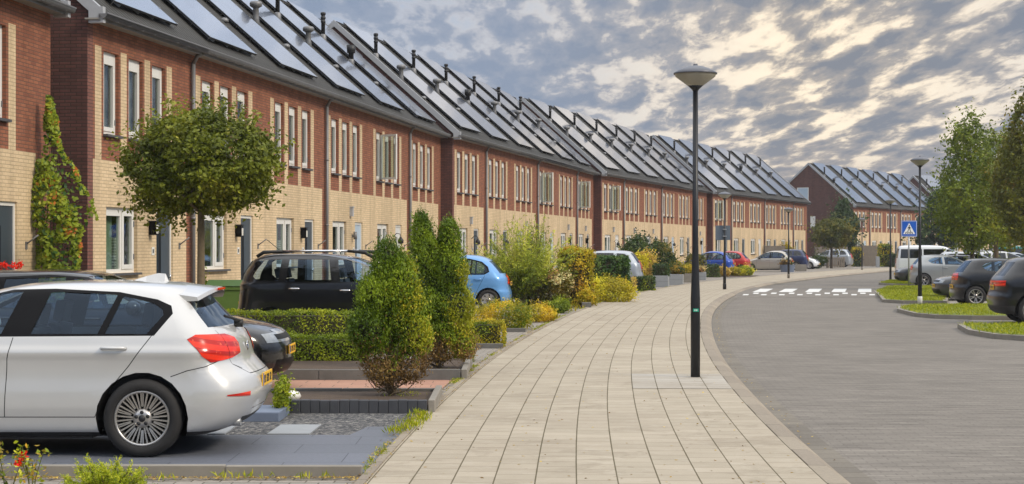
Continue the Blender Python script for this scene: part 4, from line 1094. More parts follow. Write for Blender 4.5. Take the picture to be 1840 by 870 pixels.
MICRA = dict(L=3.72, w=.83, r=.29, xw=(.70, 3.13), wheel='steel', belt=.96, cab=(.95, 3.5),
    rows=[R7(.17, .24, 3.60, .76, .5, .4), R7(.24, .06, 3.67, .80, .55, .45), R7(.38, .0, 3.72, .822, .6, .5), R7(.50, .0, 3.715, .828, .6, .5), R7(.58, .03, 3.68, .83, .6, .5), R7(.70, .10, 3.66, .83, .6, .5), R7(.80, .26, 3.65, .826, .6, .5), R7(.88, .55, 3.63, .82, .6, .5, 2.8), R7(.96, .88, 3.58, .805, .5, .5, 3), R7(1.05, 1.05, 3.50, .78, .45, .45, 3.2),
          R7(1.18, 1.28, 3.38, .735, .4, .42, 3.4), R7(1.32, 1.56, 3.24, .685, .42, .42, 3.2), R7(1.42, 1.80, 3.10, .63, .45, .45, 2.8), R7(1.49, 2.05, 2.9, .52, .45, .45, 2.6), R7(1.525, 2.2, 2.7, .3, .3, .3, 2.3)],
    trim=[[(1.12, .965), (3.02, .985), (3.16, 1.06), (3.12, 1.20), (2.95, 1.34), (2.60, 1.425), (2.1, 1.43), (1.75, 1.36), (1.45, 1.22)]], glass=[[(1.28, .99), (2.02, .99), (2.08, 1.39), (1.82, 1.35), (1.5, 1.2)], [(2.12, .99), (2.62, 1.0), (2.66, 1.38), (2.42, 1.40), (2.16, 1.395)], [(2.66, 1.0), (3.0, 1.01), (3.11, 1.07), (3.07, 1.18), (2.92, 1.31), (2.70, 1.37)]],
    screen=(.66, .99, .52, 1.40), rear=(.60, 1.02, .48, 1.36), lines=[[(2.07, .97), (2.05, .3)], [(3.04, .97), (2.85, .6), (2.72, .3)], [(1.12, .95), (1.1, .3)]],
    tail=[(D45, [(2.36, 1.0), (2.62, .96), (2.72, .74), (2.56, .68), (2.44, .80)])], headp=[(R(-42), [(-.35, .62), (.16, .66), (.34, .84), (.0, .86)])],
    grille=[[(-.3, .56), (.3, .56), (.34, .64), (-.34, .64)], [(-.56, .24), (.56, .24), (.50, .36), (-.50, .36)]], handles=[(2.85, .86), (1.9, .85)], mirror=(1.32, .97), mirrormat='rubber', plates={'r': (3.70, .74), 'f': (-.004, .42)}, sill=.2)
ESTATE = dict(L=4.47, w=.90, r=.32, xw=(.90, 3.60), wheel='five', belt=1.06, cab=(1.15, 4.3), tint='tintglass',
    rows=[R7(.18, .24, 4.34, .80, .5, .3), R7(.26, .06, 4.42, .87, .55, .36), R7(.42, .0, 4.47, .895, .6, .36), R7(.60, .02, 4.46, .90, .6, .34), R7(.74, .10, 4.42, .90, .6, .32), R7(.86, .30, 4.41, .895, .6, .32), R7(.96, .75, 4.39, .885, .55, .3, 3), R7(1.06, 1.12, 4.36, .87, .45, .3, 3.2), R7(1.2, 1.42, 4.28, .81, .4, .3, 3.4), R7(1.36, 1.78, 4.17, .755, .4, .3, 3.4), R7(1.5, 2.12, 4.05, .70, .42, .32, 3.2), R7(1.57, 2.4, 3.94, .62, .45, .36, 2.8), R7(1.61, 2.7, 3.7, .42, .4, .4, 2.4), R7(1.62, 3, 3.4, .2, .2, .2, 2.2)],
    glass=[[(1.45, 1.08), (2.40, 1.08), (2.48, 1.50), (2.32, 1.50), (1.9, 1.36)], [(2.52, 1.08), (3.30, 1.08), (3.28, 1.51), (2.56, 1.52)], [(3.40, 1.10), (4.02, 1.12), (3.90, 1.36), (3.72, 1.48), (3.40, 1.50)]], trim=[],
    screen=(.72, 1.08, .6, 1.54), rear=(.70, 1.10, .58, 1.50), lines=[[(2.46, 1.06), (2.44, .3)], [(3.36, 1.06), (3.22, .7), (3.14, .3)], [(1.28, 1.04), (1.24, .3)]],
    tail=[(D45, [(2.92, 1.20), (3.16, 1.20), (3.28, .86), (2.98, .84)])], headp=[(R(-42), [(-.38, .62), (.2, .66), (.46, .82), (.0, .82)])], grille=[[(-.45, .58), (.45, .58), (.45, .66), (-.45, .66)], [(-.66, .24), (.66, .24), (.60, .40), (-.60, .40)]],
    handles=[(3.18, .95), (2.2, .94)], mirror=(1.6, 1.05), plates={'r': (4.462, .80), 'f': (-.004, .44)}, sill=.21)
CLIO = dict(L=4.00, w=.86, r=.31, xw=(.82, 3.42), wheel='ten', belt=1.0, cab=(1.2, 3.75),
    rows=[R7(.17, .24, 3.86, .78, .5, .35), R7(.24, .06, 3.96, .83, .55, .42), R7(.38, .0, 4.0, .855, .6, .45), R7(.54, .0, 4.0, .862, .6, .45), R7(.64, .05, 3.96, .863, .6, .45), R7(.76, .18, 3.93, .862, .6, .45), R7(.86, .42, 3.92, .855, .6, .42), R7(.94, .85, 3.90, .845, .5, .42, 3), R7(1.02, 1.15, 3.85, .825, .45, .4, 3.2), R7(1.14, 1.42, 3.76, .77, .4, .38, 3.4), R7(1.28, 1.74, 3.64, .71, .4, .38, 3.4), R7(1.40, 2.02, 3.52, .65, .42, .4, 3), R7(1.46, 2.25, 3.38, .55, .42, .42, 2.6), R7(1.49, 2.5, 3.0, .3, .3, .3, 2.4)],
    trim=[], glass=[[(1.45, 1.02), (2.46, 1.04), (2.50, 1.385), (2.20, 1.38), (1.85, 1.26)], [(2.56, 1.05), (3.05, 1.10), (3.22, 1.22), (3.10, 1.32), (2.90, 1.37), (2.60, 1.385)]],
    screen=(.68, 1.02, .55, 1.39), rear=(.60, 1.05, .48, 1.40), lines=[[(2.58, 1.0), (2.55, .3)], [(1.3, .98), (1.25, .3)]],
    tail=[(D45, [(2.52, 1.02), (2.82, 1.02), (2.96, .92), (2.94, .80), (2.68, .80), (2.55, .88)])], headp=[(R(-42), [(-.40, .58), (.16, .64), (.44, .84), (.05, .84), (-.3, .72)])], grille=[[(-.45, .5), (.45, .5), (.45, .6), (-.45, .6)], [(-.6, .22), (.6, .22), (.55, .36), (-.55, .36)]],
    handles=[(2.45, .90)], mirror=(1.55, 1.0), plates={'r': (3.995, .60), 'f': (-.004, .42)}, sill=.2)
SUV = dict(L=4.36, w=.92, r=.345, xw=(.86, 3.50), wheel='five', belt=1.10, cab=(1.25, 4.1), tint='tintglass', archgap=.07,
    rows=[R7(.24, .26, 4.16, .84, .5, .3), R7(.32, .06, 4.28, .90, .55, .36), R7(.46, .0, 4.34, .918, .6, .40), R7(.62, .0, 4.36, .922, .6, .4), R7(.72, .04, 4.32, .922, .6, .4), R7(.86, .14, 4.28, .92, .6, .38), R7(.96, .36, 4.27, .912, .6, .36), R7(1.04, .86, 4.25, .90, .55, .36, 3), R7(1.12, 1.22, 4.20, .88, .45, .36, 3.2), R7(1.24, 1.5, 4.10, .82, .4, .34, 3.4), R7(1.38, 1.82, 3.98, .765, .4, .34, 3.4), R7(1.50, 2.1, 3.88, .71, .42, .36, 3), R7(1.57, 2.4, 3.75, .60, .42, .42, 2.6), R7(1.60, 2.7, 3.4, .35, .3, .3, 2.4)],
    trim=[], glass=[[(1.55, 1.12), (2.46, 1.12), (2.50, 1.49), (2.30, 1.48), (1.9, 1.34)], [(2.54, 1.12), (3.22, 1.13), (3.22, 1.48), (2.58, 1.50)], [(3.30, 1.14), (3.62, 1.20), (3.72, 1.30), (3.60, 1.40), (3.30, 1.47)]],
    screen=(.74, 1.12, .6, 1.52), rear=(.66, 1.14, .56, 1.46), lines=[[(2.50, 1.1), (2.48, .34)], [(3.26, 1.1), (3.14, .7), (3.05, .34)], [(1.32, 1.06), (1.28, .34)]],
    tail=[(D45, [(2.80, 1.02), (3.40, 1.03), (3.40, .90), (3.00, .88)])], headp=[(R(-42), [(-.42, .74), (.18, .76), (.44, .90), (.0, .90)])], grille=[[(-.5, .62), (.5, .62), (.55, .82), (-.55, .82)]],
    handles=[(3.16, .98), (2.2, .97)], mirror=(1.75, 1.1), plates={'r': (4.285, .86), 'f': (-.004, .5)}, sill=.44)
VAN = dict(L=4.90, w=.95, r=.33, xw=(.92, 3.92), wheel='five', belt=1.22, cab=(1.0, 4.7), tint='tintglass',
    rows=[R7(.20, .22, 4.80, .88, .5, .16), R7(.30, .04, 4.86, .93, .55, .18), R7(.46, .0, 4.90, .948, .6, .18), R7(.70, .03, 4.89, .952, .6, .18), R7(.92, .12, 4.88, .95, .6, .18), R7(1.04, .34, 4.87, .946, .6, .18), R7(1.16, .78, 4.86, .94, .5, .18, 3), R7(1.24, 1.0, 4.85, .93, .45, .18, 3.2), R7(1.45, 1.38, 4.82, .89, .42, .18, 3.4), R7(1.7, 1.85, 4.78, .84, .42, .2, 3.4), R7(1.84, 2.12, 4.74, .80, .45, .24, 3), R7(1.92, 2.45, 4.64, .70, .45, .35, 2.6), R7(1.955, 2.9, 4.3, .45, .3, .3, 2.4)],
    trim=[], glass=[[(1.35, 1.24), (2.20, 1.24), (2.20, 1.72), (2.05, 1.74), (1.7, 1.58)], [(2.34, 1.24), (3.42, 1.24), (3.42, 1.74), (2.34, 1.74)], [(3.50, 1.24), (4.66, 1.24), (4.62, 1.74), (3.50, 1.74)]],
    screen=(.78, 1.24, .70, 1.80), rear=(.76, 1.24, .70, 1.76), lines=[[(2.26, 1.22), (2.24, .3)], [(3.46, 1.22), (3.46, .3)], [(1.2, 1.2), (1.18, .3)]],
    tail=[(D45, [(3.28, 1.22), (3.56, 1.22), (3.56, .96), (3.28, .96)])], headp=[(R(-42), [(-.42, .74), (.18, .78), (.42, 1.0), (.0, 1.0)])], grille=[[(-.5, .7), (.5, .7), (.5, .82), (-.5, .82)]],
    handles=[(2.1, 1.06)], mirror=(1.55, 1.25), plates={'r': (4.893, .75), 'f': (-.004, .44)}, sill=.26)

def place(o, x, y, rz, z=0.0): o.location = (x, y, z); o.rotation_euler = (0, 0, rz); return o
def recolor(root, mat):
    for ch in root.children:
        for i, sl_ in enumerate(ch.material_slots):
            if sl_.material and sl_.material.name.startswith('paint_'): sl_.link = 'OBJECT'; sl_.material = mat
    return root
def clone(root, mat, label, group=None):
    c = copy_tree(root); c['label'] = label
    if group: c['group'] = group
    elif 'group' in c: del c['group']
    return recolor(c, mat)
YZ = -.02
hero = build_car('parked_car', HERO, P['white'], 'white hatchback seen from behind, nearest car, on the blue-grey slab driveway')
place(hero, -4.34, 14.36, 0, -.005)
# extras of the near car: spoiler, fin, badge, wiper, reflector, exhaust, third brake light
def hx(x): return x - HERO['L'] / 2
sp = MB()
def arc(y, a): return 1 - a * (y / .6) ** 2
n = 12
for k in range(n):
    y0, y1 = -.58 + 1.16 * k / n, -.58 + 1.16 * (k + 1) / n
    def sec(y):
        q = (y / .58) ** 2
        return [(hx(3.62), y, 1.405 - .075 * q), (hx(3.99 - .09 * q), y, 1.365 - .075 * q), (hx(4.0 - .09 * q), y, 1.335 - .075 * q), (hx(3.86 - .05 * q), y, 1.315 - .06 * q), (hx(3.62), y, 1.33 - .06 * q)]
    a, b = sec(y0), sec(y1)
    for j in range(5): j2 = (j + 1) % 5; sp.face([a[j], b[j], b[j2], a[j2]], P['white'], smooth=(j != 1))
    if k == 0: sp.face(a, P['white'])
    if k == n - 1: sp.face(b[::-1], P['white'])
sp.build('spoiler', hero)
bl = MB(); bl.box(hx(3.998), hx(4.006), -.16, .16, 1.338, 1.358, 'tail'); bl.build('brake_light', hero)
fn = MB(); pr = [(3.22, 1.41), (3.36, 1.455), (3.46, 1.48), (3.52, 1.475), (3.55, 1.405)]
for k in range(4):
    (xa, za), (xb, zb2) = pr[k], pr[k + 1]; wa = .038 * (1 - .6 * (za - 1.405) / .08); wb2 = .038 * (1 - .6 * (zb2 - 1.405) / .08)
    fn.face([(hx(xa), -.010, za), (hx(xa), .010, za), (hx(xb), .010, zb2), (hx(xb), -.010, zb2)], P['white'], smooth=True)
    fn.face([(hx(xa), -.04, 1.40), (hx(xa), -.010, za), (hx(xb), -.010, zb2), (hx(xb), -.04, 1.40)], P['white'], smooth=True)
    fn.face([(hx(xa), .04, 1.40), (hx(xb), .04, 1.40), (hx(xb), .010, zb2), (hx(xa), .010, za)], P['white'], smooth=True)
fn.build('aerial_fin', hero)
bd = MB(); bd.lathe([(0, 0), (.042, 0), (.042, .006), (0, .006)], 'chrome', 24, (hx(4.222), 0, .86), axis='X')
bd.lathe([(0, .0062), (.038, .0062)], 'black', 24, (hx(4.222), 0, .86), axis='X')
for q in range(4):
    pts = [(hx(4.222) + .0085, 0, .86)] + [(hx(4.222) + .0085, .024 * math.cos(math.pi / 2 * (q + k / 5)), .86 + .024 * math.sin(math.pi / 2 * (q + k / 5))) for k in range(6)]
    bd.face(pts, 'bluedot' if q % 2 else 'white')
bd.build('badge', hero)
wp = MB(); wp.tube([(hx(4.13), .02, 1.06), (hx(4.16), .0, 1.075), (hx(4.10), -.42, 1.13)], .012, 'rubber', 6); wp.lathe([(0, -.02), (.035, -.02), (.035, .05), (0, .05)], 'rubber', 10, (hx(4.13), .02, 1.05), axis='X'); wp.build('wiper', hero)
for sg in (-1, 1):
    rf_ = MB(); rf_.box(hx(4.155), hx(4.235), -.03, .03, -.017, .017, 'tail', Matrix.Translation((0, 0, 0))); 
    o = rf_.build('reflector', hero)
    for v in o.data.vertices: v.co = Vector((v.co.x * 1.0, v.co.y, v.co.z))
    o.data.clear_geometry(); 
    q = MB(); w0 = interp(HERO['rows'], .50)
    def sidept(t, z, out=.006):      # rear corner curve at height z
        xf, xr, w, cf, cr, ef, er = interp(HERO['rows'], z); a = t
        return (hx(xr - cr * (1 - abs(math.cos(a)) ** (2 / er)) + out * math.cos(a)), sg * (w * math.sin(a) ** (2 / er) + out * math.sin(a)), z)
    for k in range(6):
        a, b = .60 + .09 * k, .60 + .09 * (k + 1); th0 = .018 * (1 - .7 * k / 6); th1 = .018 * (1 - .7 * (k + 1) / 6)
        f_ = [sidept(a, .50 - th0), sidept(b, .50 - th1), sidept(b, .50 + th1), sidept(a, .50 + th0)]
        q.face(f_ if sg > 0 else f_[::-1], 'tail')
    o.data = q.mesh('reflector')
ex = MB(); ex.lathe([(.026, -.14), (.034, -.14), (.036, .03), (.030, .03), (.028, -.10), (0, -.10)], 'steel', 14, (hx(4.22), -.50, .255), axis='X'); ex.build('exhaust', hero)
dt = MB(); dt.tube([(hx(4.20), -.62, .34), (hx(4.27), -.55, .36), (hx(4.325), -.35, .365), (hx(4.335), 0, .365), (hx(4.325), .35, .365), (hx(4.27), .55, .36)], .012, 'chrome', 8); dt.build('bumper_strip', hero)

golf = place(build_car('parked_car', GOLF, P['navy'], 'dark hatchback with only its nose showing beyond the white car'), -4.80, 20.2, math.pi, YZ)
recolor(golf, P['black'])
mpv = place(build_car('parked_car', MPV, P['black'], 'tall black car with chrome roof rails, behind the clipped hedges'), -2.84, 30.0, math.pi - R(4), YZ)
for sg in (-1, 1):
    rl = MB(); x0, x1 = 3.55 - 2.04, 1.75 - 2.04; y = sg * .60
    rl.tube([(x0 + .12, y, 1.56), (x0, y, 1.635), (x0 - .35, y, 1.655)], [.03, .034, .024], 'rubber', 8); rl.tube([(x0 - .35, y, 1.655), (x1 + .3, y, 1.66)], .021, 'chrome', 8); rl.tube([(x1 + .3, y, 1.66), (x1, y, 1.635), (x1 - .15, y, 1.55)], [.024, .034, .03], 'rubber', 8)
    rl.build('roof_rail', mpv)
an = MB(); an.tube([(3.3 - 2.04, 0, 1.60), (3.62 - 2.04, 0, 1.86)], .006, 'rubber', 5); an.build('aerial', mpv)
micra = place(build_car('parked_car', MICRA, P['skyblue'], 'light blue hatchback beside the tall feathery willow bush'), -1.86, 46.3, -R(4), YZ)
zaf = place(build_car('parked_car', ESTATE, P['silver'], 'silver estate car behind the square ivy hedge'), 3.25, 69.6, -R(8), YZ)
bc = place(clone(micra, P['blue'], 'bright blue hatchback just right of the tall near lamp post'), GX(1268, 105), 105, -R(15), YZ)
rc = place(clone(micra, P['red'], 'red hatchback partly behind the bright blue car'), GX(1300, 113), 113, -R(15), YZ)
ay = place(clone(micra, P['greige'], 'pale beige small car in profile by the round planter'), GX(1378, 122), 121.5, -R(14), YZ)
recolor(ay, P['greige'])
ns = place(clone(zaf, P['navy'], 'dark blue estate car behind the pale beige car'), GX(1402, 131), 131, -R(18), YZ)
wc = place(clone(micra, P['palewhite'], 'small white car nose-out beside the dark blue estate'), GX(1432, 137), 137, math.pi - R(20), YZ)
mp2 = place(clone(zaf, P['silver'], 'silver estate with red tail light behind the umbrella-shaped tree'), GX(1488, 151), 151, -R(20), YZ)
# right side, parked across the strips of grass
PZ = -.104
van = place(build_car('parked_van', VAN, P['palewhite'], 'white passenger van with dark windows, behind the crossing sign'), GX(1690, 92), 92, math.pi - R(10), PZ); van['category'] = 'van'
g206 = place(build_car('parked_car', CLIO, P['grey'], 'grey hatchback right behind the crossing sign pole'), GX(1713, 77), 77, math.pi - R(8), PZ)
s206 = place(clone(golf, P['darkgrey'], 'dark car nose poking out left of the grey hatchback'), GX(1690, 83), 83.5, -R(8), PZ)
wsal = place(clone(zaf, P['palewhite'], 'white estate between the van and the grey hatchback'), GX(1765, 86), 87, math.pi - R(8), PZ)
clio = place(clone(g206, P['black'], 'black hatchback with bright ten-spoke wheels on the right'), 15.78, 52.3, math.pi - R(3), PZ)
snose = place(clone(golf, P['darkgrey'], 'silver-nosed dark hatchback left of the black hatchback'), 16.7, 57.6, -R(4), PZ)
suv = place(build_car('parked_car', SUV, P['black'], 'black SUV cut off by the right edge of the photo'), 13.6, 39.8, math.pi - R(6), PZ)
for i, (px_, d, m, src, lb) in enumerate(((1815, 100, 'white', zaf, 'white car under the street trees, nearest of the far row'), (1835, 108, 'silver', micra, 'silver car under the street trees, second of the far row'),
        (1800, 118, 'palewhite', micra, 'white hatchback far back between the tree trunks'), (1845, 128, 'teal', van, 'teal van at the far right behind the cars'), (1790, 134, 'darkgrey', zaf, 'dark estate far back left of the tree trunks'))):
    place(clone(src, P[m], lb), GX(px_, d), d, math.pi - R(12), PZ)
for o in COL.objects:
    if o.get('category') == 'car': o['group'] = 'parked cars'
# ------------------------------------------------------------------ plants
def unit(v): return v / np.maximum(np.linalg.norm(v, axis=1, keepdims=True), 1e-9)
def leaf_mesh(name, pts, nrm, size, mats, idx=None, aspect=.55, wild=.7, rnd=None, droop=0.0, along=None, seed=0):
    """one small folded leaf per point; size may be an array"""
    rg = np.random.default_rng(seed + 91); n = len(pts); pts = np.asarray(pts, float)
    nr = unit(np.asarray(nrm, float) + rg.normal(0, wild, (n, 3)))
    d = rg.normal(0, 1, (n, 3)) if along is None else np.asarray(along, float) + rg.normal(0, .35, (n, 3))
    d[:, 2] -= droop; t = unit(d - nr * np.sum(d * nr, axis=1, keepdims=True)); b = np.cross(nr, t)
    s_ = (np.asarray(size) * rg.uniform(.7, 1.3, n)).reshape(n, 1)
    v = np.empty((n, 4, 3)); v[:, 0] = pts - t * s_ * .5; v[:, 1] = pts + b * s_ * aspect * .5 - nr * s_ * .08; v[:, 2] = pts + t * s_ * .5; v[:, 3] = pts - b * s_ * aspect * .5 - nr * s_ * .08
    me = bpy.data.meshes.new(name); me.vertices.add(n * 4); me.vertices.foreach_set('co', v.reshape(-1))
    me.loops.add(n * 4); me.loops.foreach_set('vertex_index', np.arange(n * 4, dtype=np.int32))
    me.polygons.add(n); me.polygons.foreach_set('loop_start', np.arange(0, n * 4, 4, dtype=np.int32))
    try: me.polygons.foreach_set('loop_total', np.full(n, 4, dtype=np.int32))
    except Exception: pass
    for m in mats: me.materials.append(L[m] if isinstance(m, str) else m)
    if idx is not None: me.polygons.foreach_set('material_index', np.asarray(idx, dtype=np.int32))
    me.update(calc_edges=True)
    a = me.attributes.new('rnd', 'FLOAT', 'FACE'); a.data.foreach_set('value', (rg.random(n) if rnd is None else np.clip(rnd + rg.normal(0, .15, n), 0, 1)).astype(np.float32))
    return me
def clump_noise(p, seed, f=1.0):
    """smooth pseudo-noise in 0..1 from a few sines"""
    r_ = np.random.default_rng(seed); o = np.zeros(len(p))
    for k in range(6):
        w = r_.normal(0, 1, 3) * f * (1 + .5 * k); o += np.sin(p @ w + r_.uniform(0, 6.28)) / (1 + .35 * k)
    return np.clip(.5 + o / 4.2, 0, 1)
def lobes_points(lobes, n, rg, shell=.35):
    """points near the surface of ellipsoid lobes [(cx,cy,cz,rx,ry,rz), ...] that are not deep inside another lobe"""
    A = np.array([l[3] * l[4] + l[4] * l[5] + l[3] * l[5] for l in lobes]); A = A / A.sum(); P_, N_ = [], []
    for l, a in zip(lobes, A):
        m = int(n * a * 1.5) + 5; d = unit(rg.normal(0, 1, (m, 3))); rr = 1 - shell * rg.random(m) ** 2.0
        c, r_ = np.array(l[:3]), np.array(l[3:6]); p = c + d * r_ * rr[:, None]
        keep = np.ones(m, bool)
        for q in lobes:
            if q is l: continue
            keep &= (((p - np.array(q[:3])) / np.array(q[3:6])) ** 2).sum(1) > .55
        P_.append(p[keep]); N_.append(unit(d / r_)[keep])
    return np.vstack(P_), np.vstack(N_)
def sprays(p, nn, m, step, k, rg, lift=.3, jit=.35):
    """short shoots that leave the outline: chains of points from random surface points outwards"""
    r_ = (p - p.mean(0)); q = np.linalg.norm(r_ / p.std(0), axis=1); pick = rg.choice(len(p), m, p=(q ** 4) / (q ** 4).sum()); d = unit(nn[pick] + rg.normal(0, jit, (m, 3)) + np.array([0, 0, lift])); P_, D_ = [], []
    for j in range(k):
        live = rg.random(m) < 1 - .5 * j / k; P_.append((p[pick] + d * step * (j + .5) + rg.normal(0, step * .35, (m, 3)))[live]); D_.append(d[live])
    return np.vstack(P_), np.vstack(D_)
def crown_tree(name, x, y, z0, trunk_h, r, h, n, size, mat, label, cat='tree', seed=1, nl=26, flat=.45, trunk_r=.07, tmat='bark', taper=0.0, group=None, gap=.25, lean=0, bush=.30, droop=.2):
    rg = np.random.default_rng(seed); e = empty(name, (x, y, z0), 0, label, cat, group)
    lobes = []; cz = trunk_h + h / 2
    for k in range(nl):
        a = rg.uniform(0, 2 * math.pi); u = rg.uniform(-1, 1); rr = math.sqrt(max(0, 1 - abs(u) ** (2 / flat) if flat > 1 else 1 - u * u)) * rg.uniform(.45, .80)
        w = 1 - taper * (u + 1) / 2
        s_ = rg.uniform(.75, 1.25) * bush
        lobes.append((r * rr * w * math.cos(a), r * rr * w * math.sin(a), cz + u * h / 2 * .78, r * s_ * (1 - .35 * taper * (u + 1) / 2), r * s_ * (1 - .35 * taper * (u + 1) / 2), h * s_ * .62))
    lobes.append((0, 0, cz, r * .62 * (1 - taper * .35), r * .62 * (1 - taper * .35), h * .40))
    p, nn = lobes_points(lobes, n, rg, .55)
    g = clump_noise(p, seed, 2.2 / r); keep = rg.random(len(p)) > gap * (g < .38)
    p, nn, g = p[keep], nn[keep], g[keep]
    a1, b1 = sprays(p, nn, n // 70, size * .62, 8, rg, .15); p = np.vstack([p, a1]); nn = np.vstack([nn, b1]); g = clump_noise(p, seed, 2.2 / r)
    # twigs that break the outline
    me = leaf_mesh('crown', p, nn + np.array([0, 0, .35]), size, [mat] if isinstance(mat, str) else mat, None, .6, .75, g * .8, droop, seed=seed)
    link('crown', me, e)
    t = MB(); top = (lean, 0, trunk_h + h * .45)
    t.tube([(0, 0, -.05), (0, 0, .1), (lean * .3, 0, trunk_h * .55), (lean * .7, 0, trunk_h), top], [trunk_r * 1.5, trunk_r * 1.1, trunk_r, trunk_r * .85, trunk_r * .3], tmat, 9)
    for k in range(9):
        a = 2 * math.pi * k / 9 + rg.uniform(-.3, .3); l = lobes[k % len(lobes)]
        t.tube([(lean * .7, 0, trunk_h * .99 + h * .03 * k), (l[0] * .5, l[1] * .5, (trunk_h + l[2]) / 2 + h * .04), (l[0], l[1], l[2])], [trunk_r * .5, trunk_r * .32, trunk_r * .12], tmat, 6)
    t.build('trunk', e); return e
def box_hedge(name, x0, x1, y0, y1, h, n, size, mat, label, cat='hedge', seed=1, rz=0.0, core=(.05, .045, .02), wob=.035, group=None, wild=.75, mats2=None, z0=-.02, base=0.0):
    rg = np.random.default_rng(seed); w, d = x1 - x0, y1 - y0; e = empty(name, ((x0 + x1) / 2, (y0 + y1) / 2, z0), rz, label, cat, group)
    a = np.array([w * h, w * h, d * h, d * h, w * d]); a = a / a.sum(); P_, N_ = [], []
    for k, (f, sz) in enumerate(zip(range(5), a)):
        m = int(n * sz); u, v = rg.uniform(-.5, .5, m), rg.uniform(0, 1, m)
        if k == 0: p = np.c_[u * w, np.full(m, -d / 2), v * h]; q = (0, -1, 0)
        if k == 1: p = np.c_[u * w, np.full(m, d / 2), v * h]; q = (0, 1, 0)
        if k == 2: p = np.c_[np.full(m, -w / 2), u * d, v * h]; q = (-1, 0, 0)
        if k == 3: p = np.c_[np.full(m, w / 2), u * d, v * h]; q = (1, 0, 0)
        if k == 4: p = np.c_[u * w, (v - .5) * d, np.full(m, h)]; q = (0, 0, 1)
        P_.append(p); N_.append(np.tile(q, (m, 1)))
    p, nn = np.vstack(P_).astype(float), np.vstack(N_).astype(float)
    g = clump_noise(p, seed, 5.0); p += nn * ((g - .5) * 2 * wob)[:, None] + rg.normal(0, size * .45, p.shape); 
    # round the upper edges a little
    top = p[:, 2] > h * .88; p[top, 0] *= .985; p[top, 1] *= .96
    p[:, 2] = np.maximum(p[:, 2], .015)
    idx = None; ms = [mat]
    if mats2: ms = [mat, mats2]; g2 = clump_noise(p, seed + 5, 2.5); idx = (g2 + rg.normal(0, .08, len(p)) > .60).astype(int)
    link('foliage', leaf_mesh('foliage', p, nn + np.array([0, 0, .3]), size, ms, idx, .62, wild, g, seed=seed), e)
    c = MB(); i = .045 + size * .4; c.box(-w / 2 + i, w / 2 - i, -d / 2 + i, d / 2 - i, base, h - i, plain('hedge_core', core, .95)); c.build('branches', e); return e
def bush(name, x, y, w, d, h, n, size, mat, label, cat='shrub', seed=1, nl=10, z0=-.02, wild=.8, aspect=.55, mats2=None, frac=.5, group=None, core=True, along=None, shell=.5, base=.0):
    rg = np.random.default_rng(seed); e = empty(name, (x, y, z0), 0, label, cat, group); lobes = []
    for k in range(nl):
        a = rg.uniform(0, 2 * math.pi); rr = rg.uniform(.2, .62); z = rg.uniform(.30, .72) * h * (1.06 - .35 * rr)
        s_ = rg.uniform(.26, .42); lobes.append((w / 2 * rr * math.cos(a), d / 2 * rr * math.sin(a), base + z, w * s_, d * s_, h * s_ * .85))
    lobes.append((0, 0, base + h * .45, w * .34, d * .34, h * .45)); n = int(n * 2.2)
    p, nn = lobes_points(lobes, n, rg, shell); k = p[:, 2] > .01; p, nn = p[k], nn[k]; g = clump_noise(p, seed, 4.0 / max(w, .5))
    a1, b1 = sprays(p, nn, n // 40, size * .6, 5, rg, .4); p = np.vstack([p, a1]); nn = np.vstack([nn, b1]); k = p[:, 2] > .01; p, nn = p[k], nn[k]; g = clump_noise(p, seed, 4.0 / max(w, .5))
    ms = [mat]; idx = None
    if mats2: ms = [mat, mats2]; idx = (clump_noise(p, seed + 3, 3.0 / max(w, .4)) + rg.normal(0, .12, len(p)) > frac).astype(int)
    link('foliage', leaf_mesh('foliage', p, nn + np.array([0, 0, .4]), size, ms, idx, aspect, wild, g, seed=seed, along=along), e)
    s_ = MB()
    for k in range(7):
        a = 2 * math.pi * k / 7; l = lobes[k % nl]; s_.tube([(.02 * math.cos(a), .02 * math.sin(a), -.02), (l[0] * .4, l[1] * .4, l[2] * .5), (l[0], l[1], l[2])], [.014, .01, .005], 'barkdark', 5)
    s_.build('stems', e); return e

# globe-headed maple between the near cars and the houses
crown_tree('globe_tree', GX(361, 26), 26, -.02, 2.24, 1.17, 1.48, 48000, .074, 'maple', 'clipped globe-headed tree on a bare trunk before the nearest terrace', seed=4, nl=60, trunk_r=.062, gap=.35, bush=.30, droop=.5)
tw = [o for o in COL.objects if o.name == 'globe_tree'][0]
tw_kind = 'stuff'
rg_ = np.random.default_rng(3); pp = []; aa = []
for k in range(100):
    a = rg_.uniform(0, 6.28); u = rg_.uniform(-.9, 1); c = np.array([1.08 * math.sqrt(1 - u * u * .8) * math.cos(a), 1.08 * math.sqrt(1 - u * u * .8) * math.sin(a), 3.05 + u * .82]); d = unit(np.array([[c[0], c[1], max(0, (c[2] - 2.9)) * 1.6 + rg_.uniform(-.2, .5)]]))[0]
    for j in range(9): pp.append(c + d * j * .028 + rg_.normal(0, .02, 3)); aa.append(d)
tag(link('twigs', leaf_mesh('twigs', np.array(pp), np.array(aa) * .2 + np.array([0, 0, 1]), .08, ['maple'], None, .55, .6, .7, seed=5), tw), kind='stuff')

